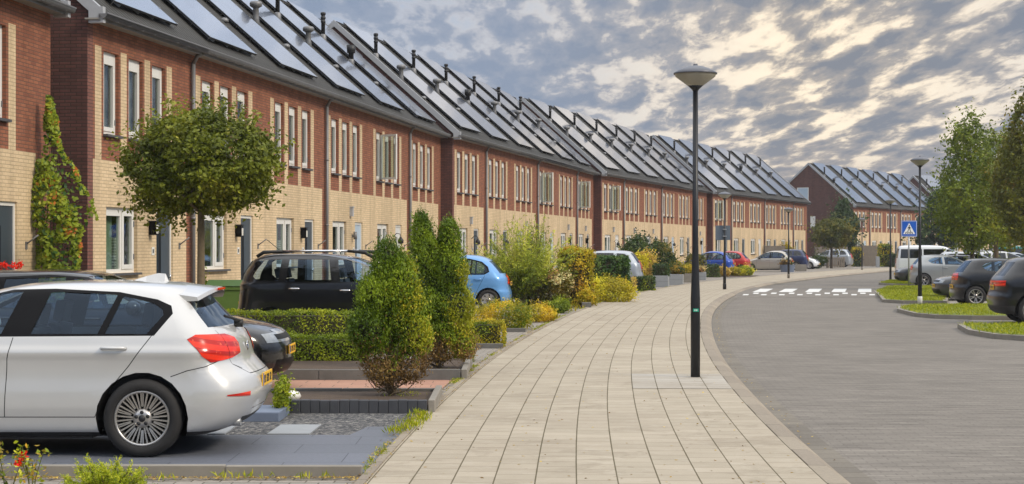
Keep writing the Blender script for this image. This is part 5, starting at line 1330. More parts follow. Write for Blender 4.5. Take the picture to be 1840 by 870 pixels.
# two scorched thuja cones
def thuja(x, y, lobes, n, size, label, seed, brown, yside=(1, 0), top=None):
    rg = np.random.default_rng(seed); e = empty('thuja', (x, y, -.02), 0, label, 'conifer', 'thuja cones by the pavement')
    p, nn = lobes_points([(l[0] * 1.08, l[1] * 1.1, l[2], l[3] * .93, l[4] * .93, l[5] * .95) for l in lobes], n, rg, .30); k = p[:, 2] > .05; p, nn = p[k], nn[k]
    a1, b1 = sprays(p, nn, n // 22, size * .55, 5, rg, .9, .25); p = np.vstack([p, a1]); nn = np.vstack([nn, b1])
    z = p[:, 2]; g = clump_noise(p, seed, 4.2); side_ = (p[:, 0] * yside[0] + p[:, 1] * yside[1]) / .4
    br = (z + .34 * (g - .5) + .10 * rg.normal(0, 1, len(p)) < brown)
    ye = (~br) & (side_ * .62 + .9 * (clump_noise(p, seed + 2, 3.0) - .5) + .16 * rg.normal(0, 1, len(p)) > .62)
    idx = np.where(br, 2, np.where(ye, 1, 0)); thin = (br & (rg.random(len(p)) < .50)) | ((g < .34) & (rg.random(len(p)) < .55)); p, nn, idx, g = p[~thin], nn[~thin], idx[~thin], g[~thin]
    up_ = nn * .7 + np.array([0, 0, 1.0])
    # fans: push points into sprays
    sp_ = rg.normal(0, 1, (len(p), 3)) * .012; p = p + sp_
    link('foliage', leaf_mesh('foliage', p, nn, size, ['thuja', 'thujay', 'thujab'], idx, .42, .85, g, along=up_, seed=seed), e)
    t = MB(); t.tube([(0, 0, 0), (.01, 0, .3), (0, 0, .8), (0, 0, 1.5)], [.035, .03, .022, .008], 'bark', 8); t.build('trunk', e)
    tw_ = MB()
    for k in range(70):
        a = rg.uniform(0, 6.28); z0_ = rg.uniform(.06, .5); l_ = rg.uniform(.16, .42); el = rg.uniform(.3, 1.1); d = Vector((math.cos(a) * math.cos(el), math.sin(a) * math.cos(el), math.sin(el)))
        p0 = Vector((0, 0, z0_)); p1 = p0 + d * l_ * .6 + Vector((0, 0, -.02)); p2 = p0 + d * l_ + Vector((rg.normal(0, .04), rg.normal(0, .04), .03)); tw_.tube([p0, p1, p2], [.009, .006, .003], 'bark', 4, False)
        for j in range(2):
            q = p1 + Vector(rg.normal(0, .09, 3)); tw_.tube([p1, q], [.004, .002], 'bark', 3, False)
    tw_.build('dead_twigs', e)
    c = MB()
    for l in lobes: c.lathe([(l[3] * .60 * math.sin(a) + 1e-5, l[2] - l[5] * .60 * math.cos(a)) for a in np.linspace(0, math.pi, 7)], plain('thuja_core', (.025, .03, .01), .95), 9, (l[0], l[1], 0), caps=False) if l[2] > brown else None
    c.build('inner_branches', e); return e
thuja(GX(702, 18.55), 18.55, [(-.03, 0, 1.42, .20, .20, .42), (.06, .0, 1.28, .27, .25, .42), (-.12, -.02, 1.16, .27, .26, .30), (.03, .04, .98, .28, .26, .34), (-.21, -.08, .82, .25, .24, .26), (.22, 0, .72, .23, .24, .34), (.16, .03, 1.1, .22, .22, .3), (-.10, .05, .55, .28, .26, .28), (.16, .02, .42, .24, .22, .24), (-.02, 0, .35, .30, .26, .2), (.24, -.02, .36, .16, .16, .14)], 42000, .034, 'nearest thuja cone with brown scorched skirt, beside the gravel bed', 21, .56)
thuja(GX(787, 22.6), 22.6, [(-.20, 0, 1.86, .15, .15, .34), (-.23, 0, 2.10, .07, .07, .12), (.14, 0, 1.80, .17, .16, .34), (-.14, 0, 1.55, .25, .24, .4), (.15, 0, 1.42, .27, .25, .4), (0, .05, 1.25, .28, .26, .42), (-.14, -.02, .92, .34, .30, .30), (.20, -.03, .92, .30, .28, .36), (.12, 0, .60, .34, .30, .3), (-.14, 0, .60, .30, .28, .3), (.32, 0, .42, .20, .2, .24), (-.02, 0, .36, .36, .30, .2)], 44000, .036, 'second thuja cone with two tips, taller, just behind the nearest one', 22, .52)

# creeper on the corner of the left-edge house
def creeper():
    rg = np.random.default_rng(8); e = empty('creeper', (-7.83, 28.75, 0), 0, 'climbing creeper with green and reddish leaves on the left house corner', 'climbing plant')
    n = 11000; z = rg.uniform(.02, 4.3, n); w = np.interp(z, [0, .5, 1.2, 1.6, 2.1, 2.7, 3.0, 3.4, 4.0, 4.35], [.26, .40, .50, .34, .60, .56, .34, .15, .08, .04]) * (.75 + .5 * clump_noise(np.c_[z * 0, z * 0, z], 77, 3.0)); x = rg.uniform(-1, 1, n)
    cxx = np.interp(z, [0, 1.5, 2.3, 3, 4.3], [0.0, .04, .06, -.04, -.10]); p = np.c_[cxx + x * w, -.08 - rg.random(n) * .45 * (1 - x * x) * np.interp(z, [0, 2.5, 4.3], [1, .9, .3]), z]
    g = clump_noise(p, 8, 3.4); k = (g > .47) | (rg.random(n) < .10); k &= ~((z > 3.0) & (rg.random(n) < .55)); p, g = p[k], g[k]
    link('foliage', leaf_mesh('foliage', p, np.tile((.3, -1, .5), (len(p), 1)), .085, ['climb', 'ivy'], (rg.random(len(p)) > .82 + .2 * (g - .5)).astype(int), .7, .55, g, .5, seed=8), e)
    t = MB()
    for k in range(6): t.tube([(-.3 + .12 * k, -.03, 0), (-.25 + .1 * k, -.04, 1.2), (-.15 + .05 * k, -.04, 2.4), (-.12 + .02 * k, -.03, 3.6)], [.016, .012, .009, .004], 'bark', 5)
    t.build('stems', e)
creeper()

# clipped hedges and shrubs of the front gardens, near to far
HG = 'clipped hedges in the front gardens'
box_hedge('box_hedge', GX(470, 24.2), GX(655, 24.2), 24.0, 24.55, .44, 9000, .034, 'box', 'low clipped box hedge nearest to the brick-red driveway', seed=31, group=HG)
box_hedge('box_hedge', GX(380, 27.3), GX(760, 27.3), 27.1, 27.75, .66, 13000, .036, 'box', 'longer and taller clipped hedge in front of the tall black car', seed=32, group=HG)
box_hedge('box_hedge', GX(790, 29.0), GX(905, 29.0), 28.7, 29.4, .44, 6000, .036, 'box', 'short clipped hedge right of the two thuja cones', seed=33, group=HG, mats2='boxy')
box_hedge('box_hedge', GX(818, 25.6), GX(850, 25.6), 25.0, 25.5, .40, 2400, .034, 'box', 'small hedge end tucked against the second thuja cone', seed=34, group=HG)
bush('hedge_mound', GX(905, 34.8), 35.0, 1.15, 1.5, .60, 7500, .045, 'boxy', 'yellow-green mounded hedge between the hedge and the willow bush', 'hedge', 35, 16, mats2='box', frac=.62)
bush('hedge_mound', GX(962, 38.6), 38.8, .95, 1.1, .46, 4200, .045, 'orange', 'bronze-tipped low mound right beside the pavement', 'hedge', 36, 12, mats2='boxy', frac=.5)
bush('low_shrub', GX(1006, 43.8), 44, .62, .8, .42, 2600, .05, 'box', 'small green round shrub at the foot of the bronze hedge', 'shrub', 37, 8)
box_hedge('bronze_hedge', GX(1006, 50), GX(1064, 50), 49.6, 51.2, 1.62, 8000, .075, 'orange', 'tall olive and bronze hedge right of the willow bush', seed=38, wob=.12, mats2='boxy', wild=.9)
bush('flowering_bush', GX(998, 48.6), 48.8, .95, .9, 1.25, 3200, .07, 'round', 'bush with pale blossom between willow and bronze hedge', 'shrub', 39, 9, mats2='pink', frac=.78)
box_hedge('ivy_hedge', GX(1061, 58.6), GX(1128, 58.6), 58.4, 59.6, 1.36, 8000, .085, 'ivy', 'square dark glossy ivy hedge hiding the silver estate', seed=40, wob=.06)
bush('gold_shrub', GX(1095, 52.6), 53.0, 1.35, 1.6, .82, 5200, .065, 'yellow', 'bright yellow spreading shrub at the foot of the ivy hedge', 'shrub', 41, 14, mats2='boxy', frac=.5)
bush('gold_shrub', GX(1046, 51.2), 48.6, .55, .6, .5, 1500, .06, 'boxy', 'small yellow-green shrub at the corner of the bronze hedge', 'shrub', 42, 7)
box_hedge('tan_hedge', GX(1127, 64.6), GX(1140, 64.6), 64, 65.2, .55, 1300, .06, 'tan', 'narrow tan hedge end beside the low dark hedge', seed=43)
box_hedge('low_hedge', GX(1141, 66.8), GX(1176, 66.8), 66.6, 67.4, .54, 2600, .06, 'dark', 'low dark clipped hedge before the first white planter', seed=44, mats2='box')
bush('pine_bush', GX(1150, 82), 83, 1.5, 1.6, 2.35, 4200, .14, 'dark', 'dark needle-leaved bush behind the silver estate', 'shrub', 45, 12)
bush('gold_bush', GX(1165, 76), 78.5, 1.0, 1.0, 1.75, 2800, .10, 'tan', 'tan and gold bush behind the silver estate tail', 'shrub', 46, 9, mats2='yellow', frac=.55)
bush('leafy_bush', GX(1202, 82), 85, 1.25, 1.3, 2.2, 2800, .13, 'round', 'loose green bush left of the near lamp post, behind planters', 'shrub', 47, 10, mats2='dark', frac=.6)
bush('garden_shrub', GX(1222, 84), 87, .9, .9, 1.3, 1600, .11, 'boxy', 'olive shrub just left of the near lamp post', 'shrub', 48, 7)
bush('garden_shrub', GX(1262, 92), 95, 1.2, 1.0, 1.5, 1600, .12, 'round', 'green shrub in front of the bright blue car windows', 'shrub', 49, 8)
box_hedge('low_hedge', GX(1271, 98), GX(1290, 98), 97.5, 98.6, .70, 1100, .09, 'dark', 'dark low hedge by the back sign pole', seed=50)
bush('tan_bush', GX(1302, 99), 99.5, .85, .8, .66, 1100, .08, 'tan', 'round tan bush at the foot of the second lamp post', 'shrub', 51, 6)
bush('bed_shrub', GX(1324, 101), 102, 1.0, 1.0, .60, 1400, .09, 'orange', 'pink-tinged low shrub in the corner bed', 'shrub', 52, 7, mats2='boxy', frac=.5)
bush('bed_shrub', GX(1344, 101), 103, 1.0, 1.0, .72, 1500, .09, 'yellow', 'yellow-green leafy shrub in the corner bed', 'shrub', 53, 7, mats2='box', frac=.45)
bush('garden_shrub', GX(1343, 116), 124, 2.0, 1.2, 1.25, 1500, .13, 'round', 'grey-green shrubs behind the red car', 'shrub', 54, 9)
bush('garden_shrub', GX(1434, 140), 145, 1.5, 1.3, 2.2, 2200, .17, 'boxy', 'yellow-green bush at the end of the fourth terrace', 'shrub', 55, 9, mats2='round', frac=.55)
bush('dark_bush', GX(1472, 139), 140, 1.7, 1.4, 1.1, 1600, .14, 'dark', 'dark bush in front of the silver estate with red tail light', 'shrub', 56, 9)
bush('back_bush', GX(860, 57), 60, 2.2, 1.2, 1.5, 2600, .10, 'boxy', 'sprawling yellow-green bush behind the light blue car', 'shrub', 57, 11, mats2='willow', frac=.5)
bush('back_bush', GX(815, 54), 57, 1.2, 1.0, 1.55, 1500, .09, 'round', 'green shrub behind the roof of the light blue car', 'shrub', 58, 8)
bush('corner_sprig', GX(352, 35.6), 36.2, .35, .35, 1.35, 600, .08, 'box', 'small sprig by the downpipe beneath the globe tree', 'shrub', 59, 5)
bush('edge_plant', GX(500, 16.6), 16.9, .15, .5, .44, 900, .035, 'box', 'small green plant behind the bumper of the white car', 'plant', 60, 6)

# willow with long loose shoots
def willow():
    rg = np.random.default_rng(12); e = empty('willow_bush', (GX(938, 49), 49.2, -.02), 0, 'tall feathery pale green willow bush beside the light blue car', 'shrub'); st = MB(); P_, A_ = [], []
    for k in range(380):
        a = rg.uniform(0, 6.28); sp = rg.uniform(.1, 1.0) ** .8; h = rg.uniform(1.2, 2.9) * (1.08 - .38 * sp); r_ = sp * 1.5; b = Vector((rg.normal(0, .32), rg.normal(0, .25), 0)); pts = []
        for j in range(9):
            t = j / 8; pts.append(b + Vector((math.cos(a) * r_ * t ** 1.25, math.sin(a) * r_ * t ** 1.25, h * (t ** .85) - .35 * sp * t * t * h * .5)))
        if k % 3 == 0: st.tube(pts, [.010 * (1 - j / 9) + .002 for j in range(9)], 'stem', 4, False)
        for j in range(54):
            t = rg.uniform(.12, 1.0) ** .8; f = t * 8; i0 = min(int(f), 7); q = pts[i0].lerp(pts[i0 + 1], f - i0); d = (pts[i0 + 1] - pts[i0]).normalized(); P_.append([q.x + rg.normal(0, .035), q.y + rg.normal(0, .035), max(.03, q.z + rg.normal(0, .03))]); A_.append([d.x + rg.normal(0, .5), d.y + rg.normal(0, .5), d.z + rg.normal(0, .4)])
    P_ = np.array(P_); link('foliage', leaf_mesh('foliage', P_, np.tile((.2, -.4, 1), (len(P_), 1)), .105, ['willow', 'box'], ((P_[:, 2] < 1.1) & (rg.random(len(P_)) < .6)).astype(int), .24, .8, clump_noise(P_, 5, 3), along=np.array(A_), seed=12), e)
    st.build('stems', e)
willow()

# foreground conifer and rose stems
def spruce():
    rg = np.random.default_rng(14); X, Y = GX(192, 11.0), 11.0; e = empty('dwarf_spruce', (X, Y, -.02), 0, 'bright lime dwarf conifer in the bottom left corner', 'conifer'); P_, A_, N_ = [], [], []; st = MB()
    for k in range(120):
        a = rg.uniform(0, 6.28); el = rg.uniform(.0, 1.25); r0 = rg.uniform(.15, .36) * (1 - .35 * math.sin(el)); d = Vector((math.cos(a) * math.cos(el), math.sin(a) * math.cos(el), math.sin(el) * 1.05))
        c = Vector((0, 0, .02)); tip = c + d * r0 * 1.12; st.tube([c, c.lerp(tip, .5) + Vector((0, 0, .01)), tip], [.008, .005, .003], 'bark', 4, False)
        for b in range(5):
            s0 = rg.uniform(.45, 1.0); q = c.lerp(tip, s0); dd = (d + Vector(rg.normal(0, .55, 3)) * .8).normalized(); ln = .085
            for j in range(34):
                t = j / 34; w = rg.normal(0, 1, 3); w = w / np.linalg.norm(w); o_ = np.array(q + dd * ln * t) + w * .0125; P_.append(o_); A_.append(np.array(dd) * .9 + w); N_.append(w)
    P_ = np.array(P_); P_[:, 2] = np.maximum(P_[:, 2], .01)
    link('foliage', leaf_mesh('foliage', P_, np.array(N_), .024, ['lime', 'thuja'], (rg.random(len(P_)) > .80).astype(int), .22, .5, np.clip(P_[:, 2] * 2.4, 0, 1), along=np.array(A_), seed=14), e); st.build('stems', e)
spruce()
def rose(px, d, h, seed, label, hip='red'):
    rg = np.random.default_rng(seed); e = empty('rose_plant', (GX(px, d), d, -.02), 0, label, 'plant', 'rose stems at the left edge'); st = MB(); P_ = []; Q = []
    for k in range(4):
        a = rg.uniform(0, 6.28); t1 = Vector((math.cos(a) * .10, math.sin(a) * .06, h * rg.uniform(.6, 1.0))); mid = Vector((t1.x * .2 + rg.normal(0, .02), t1.y * .2, t1.z * .55)); st.tube([(0, 0, 0), mid, t1], [.006, .004, .003], 'stem', 5, False)
        for j in range(26): P_.append(np.array(mid.lerp(t1, rg.uniform(0, 1))) + rg.normal(0, .028, 3))
        for j in range(10): P_.append(np.array(t1) + rg.normal(0, .022, 3))
        if k < 2: Q += [np.array(t1) * np.array([1, 1, .86]) + rg.normal(0, .013, 3) for _ in range(26)]
    for k in range(26): P_.append(np.array([rg.normal(0, .09), rg.normal(0, .05), abs(rg.normal(.06, .05))]))
    P_ = np.array(P_); P_[:, 2] = np.maximum(P_[:, 2], .01); link('foliage', leaf_mesh('foliage', P_, np.tile((0, -.3, 1), (len(P_), 1)), .035, ['lime', 'box', 'orange'], rg.integers(0, 3, len(P_)), .6, .7, None, seed=seed), e)
    link('blossom', leaf_mesh('blossom', np.array(Q), np.tile((0, -.3, 1), (len(Q), 1)), .028, [hip], None, .8, 1.2, None, seed=seed), e); st.build('stems', e)
rose(12, 11.0, .43, 61, 'thin rose stem with yellowish leaves at the very left edge', 'orange'); rose(58, 10.95, .40, 62, 'rose stem with one faded red blossom by the lime conifer')
def geranium():
    rg = np.random.default_rng(70); e = empty('geranium', (GX(14, 24), 24.0, -.02), 0, 'red geranium blooms beyond the roof of the white car', 'plant'); st = MB(); P_, Q = [], []
    st.lathe([(.16, .0), (.22, .85), (.23, .85), (.23, .9), (.20, .9), (.19, .84), (0, .83)], 'concretedark', 16, caps=False)
    for k in range(9):
        a = rg.uniform(0, 6.28); r_ = rg.uniform(.05, .26); t = Vector((math.cos(a) * r_, math.sin(a) * r_, rg.uniform(1.28, 1.52))); st.tube([(0, 0, .84), (t.x * .5, t.y * .5, 1.15), t], [.006, .005, .004], 'stem', 4, False)
        for j in range(40): Q.append(np.array(t) + rg.normal(0, .024, 3))
    for k in range(420): a = rg.uniform(0, 6.28); r_ = rg.uniform(0, .3); P_.append([math.cos(a) * r_, math.sin(a) * r_, rg.uniform(.86, 1.28)])
    link('foliage', leaf_mesh('foliage', np.array(P_), np.tile((0, -.3, 1), (len(P_), 1)), .07, ['ivy', 'box'], rg.integers(0, 2, len(P_)), .9, .6, None, seed=1), e); link('blossom', leaf_mesh('blossom', np.array(Q), np.tile((0, -.5, .5), (len(Q), 1)), .034, ['red'], None, .9, 1.2, None, seed=2), e); st.build('pot', e)
geranium()

# trees on the right and far off
crown_tree('street_tree', GX(1747, 78), 78, -.10, 2.2, 2.05, 5.4, 36000, .155, 'tree', 'tall leafy street tree, slender pointed crown, behind the sign and grey car', seed=81, nl=60, taper=.72, trunk_r=.10, tmat='barkdark', group='street trees on the parking area', bush=.33, gap=.6)
crown_tree('street_tree', GX(1790, 84), 84, -.10, 2.3, 2.3, 4.9, 32000, .155, 'tree', 'second street tree, trunk just right of the pointed one', seed=82, nl=40, taper=.4, trunk_r=.12, tmat='bark', group='street trees on the parking area', bush=.33, gap=.6)
crown_tree('street_tree', GX(1862, 66), 66, -.10, 2.2, 2.1, 5.3, 36000, .15, 'treeolive', 'olive-brown street tree cut off by the right edge', seed=83, nl=44, taper=.35, trunk_r=.12, tmat='barkdark', group='street trees on the parking area', bush=.33, gap=.6)
crown_tree('garden_tree', GX(1690, 150), 150, -.1, 1.6, 2.6, 5.4, 6500, .34, 'dark', 'dark rounded tree before the end of the far terrace', seed=84, nl=30, taper=.3, trunk_r=.16, tmat='barkdark', gap=.3)
crown_tree('garden_tree', GX(1815, 120), 122, -.1, 1.9, 1.9, 3.4, 4500, .28, 'treeolive', 'smaller olive tree far back between the street trees', seed=85, nl=26, taper=.2, trunk_r=.13, tmat='barkdark', gap=.3)
crown_tree('umbrella_tree', GX(1494, 141), 141, -.02, 1.75, 1.95, 2.35, 8000, .22, ['round'], 'dome-shaped clipped tree in front of the brick gable', seed=86, nl=36, trunk_r=.10, tmat='barkdark', gap=.1)
crown_tree('dark_tree', GX(1512, 163), 162, -.02, 1.0, 1.75, 5.2, 6500, .30, 'dark', 'dark green tree against the corner of the far terrace', seed=87, nl=26, taper=.35, trunk_r=.15, tmat='barkdark', gap=.15)

# unseen tree belt behind camera and beyond parking, added to darken car reflections
def belt():
    rg = np.random.default_rng(40); P_ = []; N_ = []
    for k in range(90):
        a = R(75 + 205 * k / 89); r_ = rg.uniform(46, 60); c = np.array([math.sin(a) * r_ + 4, math.cos(a) * r_ + 4, rg.uniform(2.5, 4.5)]); s_ = rg.uniform(3.2, 4.8)
        d = unit(rg.normal(0, 1, (170, 3))); P_.append(c + d * np.array([s_, s_, s_ * .9])); N_.append(d)
    P_, N_ = np.vstack(P_), np.vstack(N_); k = P_[:, 2] > 0; P_, N_ = P_[k], N_[k]
    tag(link('added_tree_belt', leaf_mesh('added_tree_belt', P_, N_, 1.3, ['dark', 'tree'], rg.integers(0, 2, len(P_)), .8, .5, None, seed=3)), kind='stuff')
belt()
# ------------------------------------------------------------------ garden surfaces
def px_poly(pts, z=0.0): return [G(a, b, z) for a, b in pts]
sheet('gravel_bed', px_poly([(330, 782), (730, 782), (771, 742), (470, 740)]), -.010, 'gravel')
sheet('slab_driveway', px_poly([(-420, 838), (640, 838), (652, 849), (727, 783), (707, 766), (661, 766), (628, 781), (-420, 779)]), -.003, 'bluestone')
sheet('brick_driveway', px_poly([(-300, 708), (783, 708), (812, 682), (-300, 679)]), -.006, 'redpave')
mb = MB()
for p in ([(480, 780), (505, 763.5), (577, 763.5), (556, 780)], [(372, 780), (398, 765), (424, 765), (404, 780)]):
    q = px_poly(p); mb = MB(); mb.prism(q, -.012, .004, 'lightslab'); tag(mb.build('stepping_slab'), 'pale stepping slab set in the gravel, ' + ('clear of the car' if p[0][0] > 450 else 'just behind the car bumper'), 'paving slab', 'stepping slabs')
# edging pieces
def edging(name, x0, x1, y0, y1, z1, mat, label, seglen=1.0, gap=.006, cat='edging', rz=0):
    mb = MB(); n = max(1, round((x1 - x0) / seglen)) if (x1 - x0) > (y1 - y0) else max(1, round((y1 - y0) / seglen)); rr = random.Random(int(abs(x0 * 100)))
    for k in range(n):
        j = rr.uniform(-.003, .003)
        if (x1 - x0) > (y1 - y0): a = x0 + (x1 - x0) * k / n; b = x0 + (x1 - x0) * (k + 1) / n - gap; mb.box(a, b, y0 + j, y1 + j, -.05, z1 + j, mat)
        else: a = y0 + (y1 - y0) * k / n; b = y0 + (y1 - y0) * (k + 1) / n - gap; mb.box(x0 + j, x1 + j, a, b, -.05, z1 + j, mat)
    mb.box(min(x0, x1) + .01, max(x0, x1) - .01, y0 + .01, y1 - .01, -.05, z1 - .012, mat)
    o = bevel(mb.build(name), .006, 1); tag(o, label, cat, 'garden edgings'); return o
edging('kerb_edging', -6.2, GX(652, 12.42), 12.40, 12.47, .075, 'concrete', 'low concrete edging along the near side of the slab driveway', 1.0)
edging('palisade_edging', GX(505, 17.2), GX(768, 17.2), 17.18, 17.27, .125, 'palisade', 'row of dark upright blocks between gravel and thuja bed', .10, .004)
edging('kerb_edging', GX(768, 17.2) + .005, GX(768, 17.2) + .075, 17.20, 19.1, .125, 'concrete', 'concrete edging closing the thuja bed on the pavement side', .95)
edging('kerb_edging', -3.0, GX(768, 17.2), 19.05, 19.12, .09, 'concretedark', 'dark concrete edging between thuja bed and brick driveway', 1.0)
edging('kerb_edging', -3.4, GX(828, 21.5), 21.48, 21.56, .13, 'concretedark', 'dark concrete edging behind the brick driveway, before the second thuja', 1.0)
edging('kerb_edging', GX(828, 21.5) + .005, GX(828, 21.5) + .08, 21.5, 24.4, .13, 'concrete', 'concrete edging beside the second thuja, facing the pavement', 1.0)
edging('kerb_edging', GX(800, 27.6), GX(905, 28.4), 28.45, 28.53, .06, 'concretedark', 'low dark edging in front of the short hedge', 1.0)
edging('kerb_edging', GX(860, 33.4), GX(945, 33.9), 34.0, 34.08, .06, 'concretedark', 'low dark edging before the yellow-green mound', 1.0)
edging('kerb_edging', GX(1040, 50), GX(1056, 50), 47.6, 47.9, .14, 'concretedark', 'short block edging under the small yellow-green shrub', .4)
mb = MB(); mb.box(GX(425, 16.4), GX(503, 16.4), 16.35, 17.1, -.02, .085, 'blueblock'); o = bevel(mb.build('step_block'), .012, 2); tag(o, 'low blue-grey stone block beside the gravel, behind the white car', 'stone block')
sheet('thuja_bed', [(-3.2, 17.27), (GX(768, 17.2), 17.27), (GX(768, 17.2), 19.05), (-3.2, 19.05)], .055, 'soil')
sheet('second_bed', [(-3.4, 21.56), (GX(828, 21.5), 21.56), (GX(828, 21.5), 24.5), (-3.4, 24.5)], .07, 'soil')
sheet('garden_bed', [(-.2, 47.5), (2.45, 47.5), (3.55, 56), (4.3, 60), (1.8, 60), (-.2, 52)], -.005, 'soil')
sheet('corner_bed', [(12.5, 97), (14.4, 99.5), (15.4, 104), (12.4, 104)], -.005, 'soil')
mb = MB(); mb.lathe([(0, -.02), (.09, -.01), (.12, .03), (.10, .07), (.04, .09), (0, .09)], 'white', 14, (0, 0, 0)); o = mb.build('pebble'); o.location = (GX(521, 17.6), 17.6, .10); tag(o, 'white rounded stone behind the dark upright blocks', 'stone')

# loose ground cover: grass tufts along the pavement edge, the beds and the strips
def tufts(name, spots, n_each, h, mat='grass', spread=.05, seed=1, z=0.0):
    rg = np.random.default_rng(seed); P_, A_ = [], []
    for (x, y) in spots:
        m = max(1, int(rg.poisson(n_each)))
        for _ in range(m):
            a = rg.normal(0, .45, 2); hh = h * rg.uniform(.4, 1.2); P_.append([x + rg.normal(0, spread), y + rg.normal(0, spread), z + hh * .42]); A_.append([a[0], a[1], 1.0])
    A_ = np.array(A_); N_ = np.cross(A_, rg.normal(0, 1, A_.shape)); return leaf_mesh(name, np.array(P_), N_, h, [mat] if isinstance(mat, str) else mat, None, .16, .1, None, along=A_, seed=seed)
sp_ = []; rg_ = np.random.default_rng(5)
for i in range(len(KL) - 1):
    y = KL[i].y
    if not (10 < y < 75): continue
    for k in range(26):
        q = off(i, -PW - .05 - abs(rg_.normal(0, .05))).lerp(off(i + 1, -PW - .05 - abs(rg_.normal(0, .05))), rg_.random())
        if clump_noise(np.array([[q.x, q.y, 0]]), 9, 2.6)[0] > .56: sp_.append((q.x, q.y))
tag(link('pavement_weeds', tufts('pavement_weeds', sp_, 5, .04, 'grass', .02, 6)), kind='stuff')
sp_ = [G(px_, py_) for px_, py_ in zip(rg_.uniform(705, 770, 70), rg_.uniform(745, 785, 70)) if abs((px_ - 765) + (py_ - 745) * 1.3) < 16] + [(GX(x, 19.0) , rg_.uniform(18.3, 19.0)) for x in rg_.uniform(700, 765, 16)] + [(x, y) for x, y in zip(rg_.uniform(-1.3, -.75, 40), rg_.uniform(21.7, 23.2, 40))]
tag(link('bed_weeds', tufts('bed_weeds', sp_, 9, .065, 'grass', .04, 7, .02)), kind='stuff')
sp_ = [(x, 12.30 + rg_.normal(0, .02)) for x in rg_.uniform(-3.2, -1.05, 14)]
tag(link('edging_weeds', tufts('edging_weeds', sp_, 6, .06, 'grass', .03, 8)), kind='stuff')
sp_ = [(x, y) for x, y in zip(rg_.uniform(.8, 3.6, 260), rg_.uniform(44, 57, 260)) if x < at_depth(y, -PW - .1)[0].x and x > at_depth(y, -PW - 1.3)[0].x]
tag(link('verge_grass', tufts('verge_grass', sp_, 8, .14, 'boxy', .10, 9)), kind='stuff')
# fallen leaves and crumbs of earth on pavement and along the edging
def litter():
    rg = np.random.default_rng(77); P_ = []
    for _ in range(420):
        y = 10.5 + 40 * rg.random() ** 1.6; q, i = at_depth(y, -PW + PW * rg.random() ** 1.0); P_.append([q.x, q.y, .004])
    for _ in range(1500):
        y = 10.5 + 26 * rg.random(); q, i = at_depth(y, -PW - .07 + rg.normal(0, .05)); P_.append([q.x, q.y, .006 + .008 * rg.random()])
    for _ in range(700): P_.append([rg.uniform(-4.5, -1.0), 12.36 - abs(rg.normal(0, .05)), .0])
    for _ in range(160):
        y = 14 + 40 * rg.random(); q, i = at_depth(y, .30 + .12 * rg.random()); P_.append([q.x, q.y, -.088])
    P_ = np.array(P_); tag(link('leaf_litter', leaf_mesh('leaf_litter', P_, np.tile((0, 0, 1.), (len(P_), 1)), .028, ['thujab', 'tan'], rg.integers(0, 2, len(P_)), .7, .25, None, seed=7)), kind='stuff')
litter()

# ------------------------------------------------------------------ grass islands between the parking bays
ISL = [('nearest', [(9.95, 37.3), (9.45, 34.6), (9.5, 32.9), (10.0, 31.9), (11.2, 31.5), (24, 30.6), (24, 37.0)], 9000),
       ('second', [(10.75, 46.6), (10.5, 43.6), (10.75, 42.3), (11.5, 41.7), (12.6, 41.5), (24, 40.6), (24, 49.6), (12.3, 50.0), (11.3, 48.8)], 9000),
       ('third', [(14.4, 66.5), (13.1, 59.5), (12.2, 55.0), (12.6, 53.7), (13.9, 53.4), (16.0, 61), (19.0, 74.0), (16.8, 74.6)], 6000),
       ('farthest', [(17.9, 81.5), (18.1, 79.2), (19.4, 78.2), (22.5, 79.5), (26, 93), (21.7, 93.5)], 4000)]
def inside_poly(p, poly):
    x, y = p; c = False; n = len(poly)
    for i in range(n):
        (a, b), (c_, d) = poly[i], poly[(i + 1) % n]
        if (b > y) != (d > y) and x < (c_ - a) * (y - b) / (d - b) + a: c = not c
    return c
def ccw(poly):
    a = sum(poly[i][0] * poly[(i + 1) % len(poly)][1] - poly[(i + 1) % len(poly)][0] * poly[i][1] for i in range(len(poly))); return poly if a > 0 else poly[::-1]
for nm, poly, n in ISL:
    poly = ccw(poly); c = Vector((sum(p[0] for p in poly) / len(poly), sum(p[1] for p in poly) / len(poly)))
    m = len(poly); inner = []
    for i in range(m):
        p0, p1, p2 = Vector(poly[i - 1]), Vector(poly[i]), Vector(poly[(i + 1) % m]); d1 = (p1 - p0).normalized(); d2 = (p2 - p1).normalized(); n1 = Vector((-d1.y, d1.x)); n2 = Vector((-d2.y, d2.x)); b = (n1 + n2).normalized(); inner.append(tuple(p1 + b * .12 / max(.4, b.dot(n1))))
    mb = MB()
    for i in range(m):
        j = (i + 1) % m
        mb.face([(*poly[i], -.12), (*poly[j], -.12), (*poly[j], .0), (*poly[i], .0)], 'concrete'); mb.face([(*poly[i], .0), (*poly[j], .0), (*inner[j], .0), (*inner[i], .0)], 'concrete')
        mb.face([(*inner[i], .0), (*inner[j], .0), (*inner[j], -.04), (*inner[i], -.04)], 'concrete')
    o = mb.build('island_kerb'); o['kind'] = 'structure'
    o = sheet('island_turf', inner, .004, 'grassbase'); xs_ = [p[0] for p in inner]; ys_ = [p[1] for p in inner]; rg = np.random.default_rng(len(nm)); sp = []
    lim = min(max(xs_), 20)
    while len(sp) < n // 3:
        q = (rg.uniform(min(xs_), lim), rg.uniform(min(ys_), max(ys_)))
        if inside_poly(q, inner): sp.append(q)
    tag(link('grass', tufts('grass', sp, 6, .085, 'grass', .08, 3)), kind='stuff')

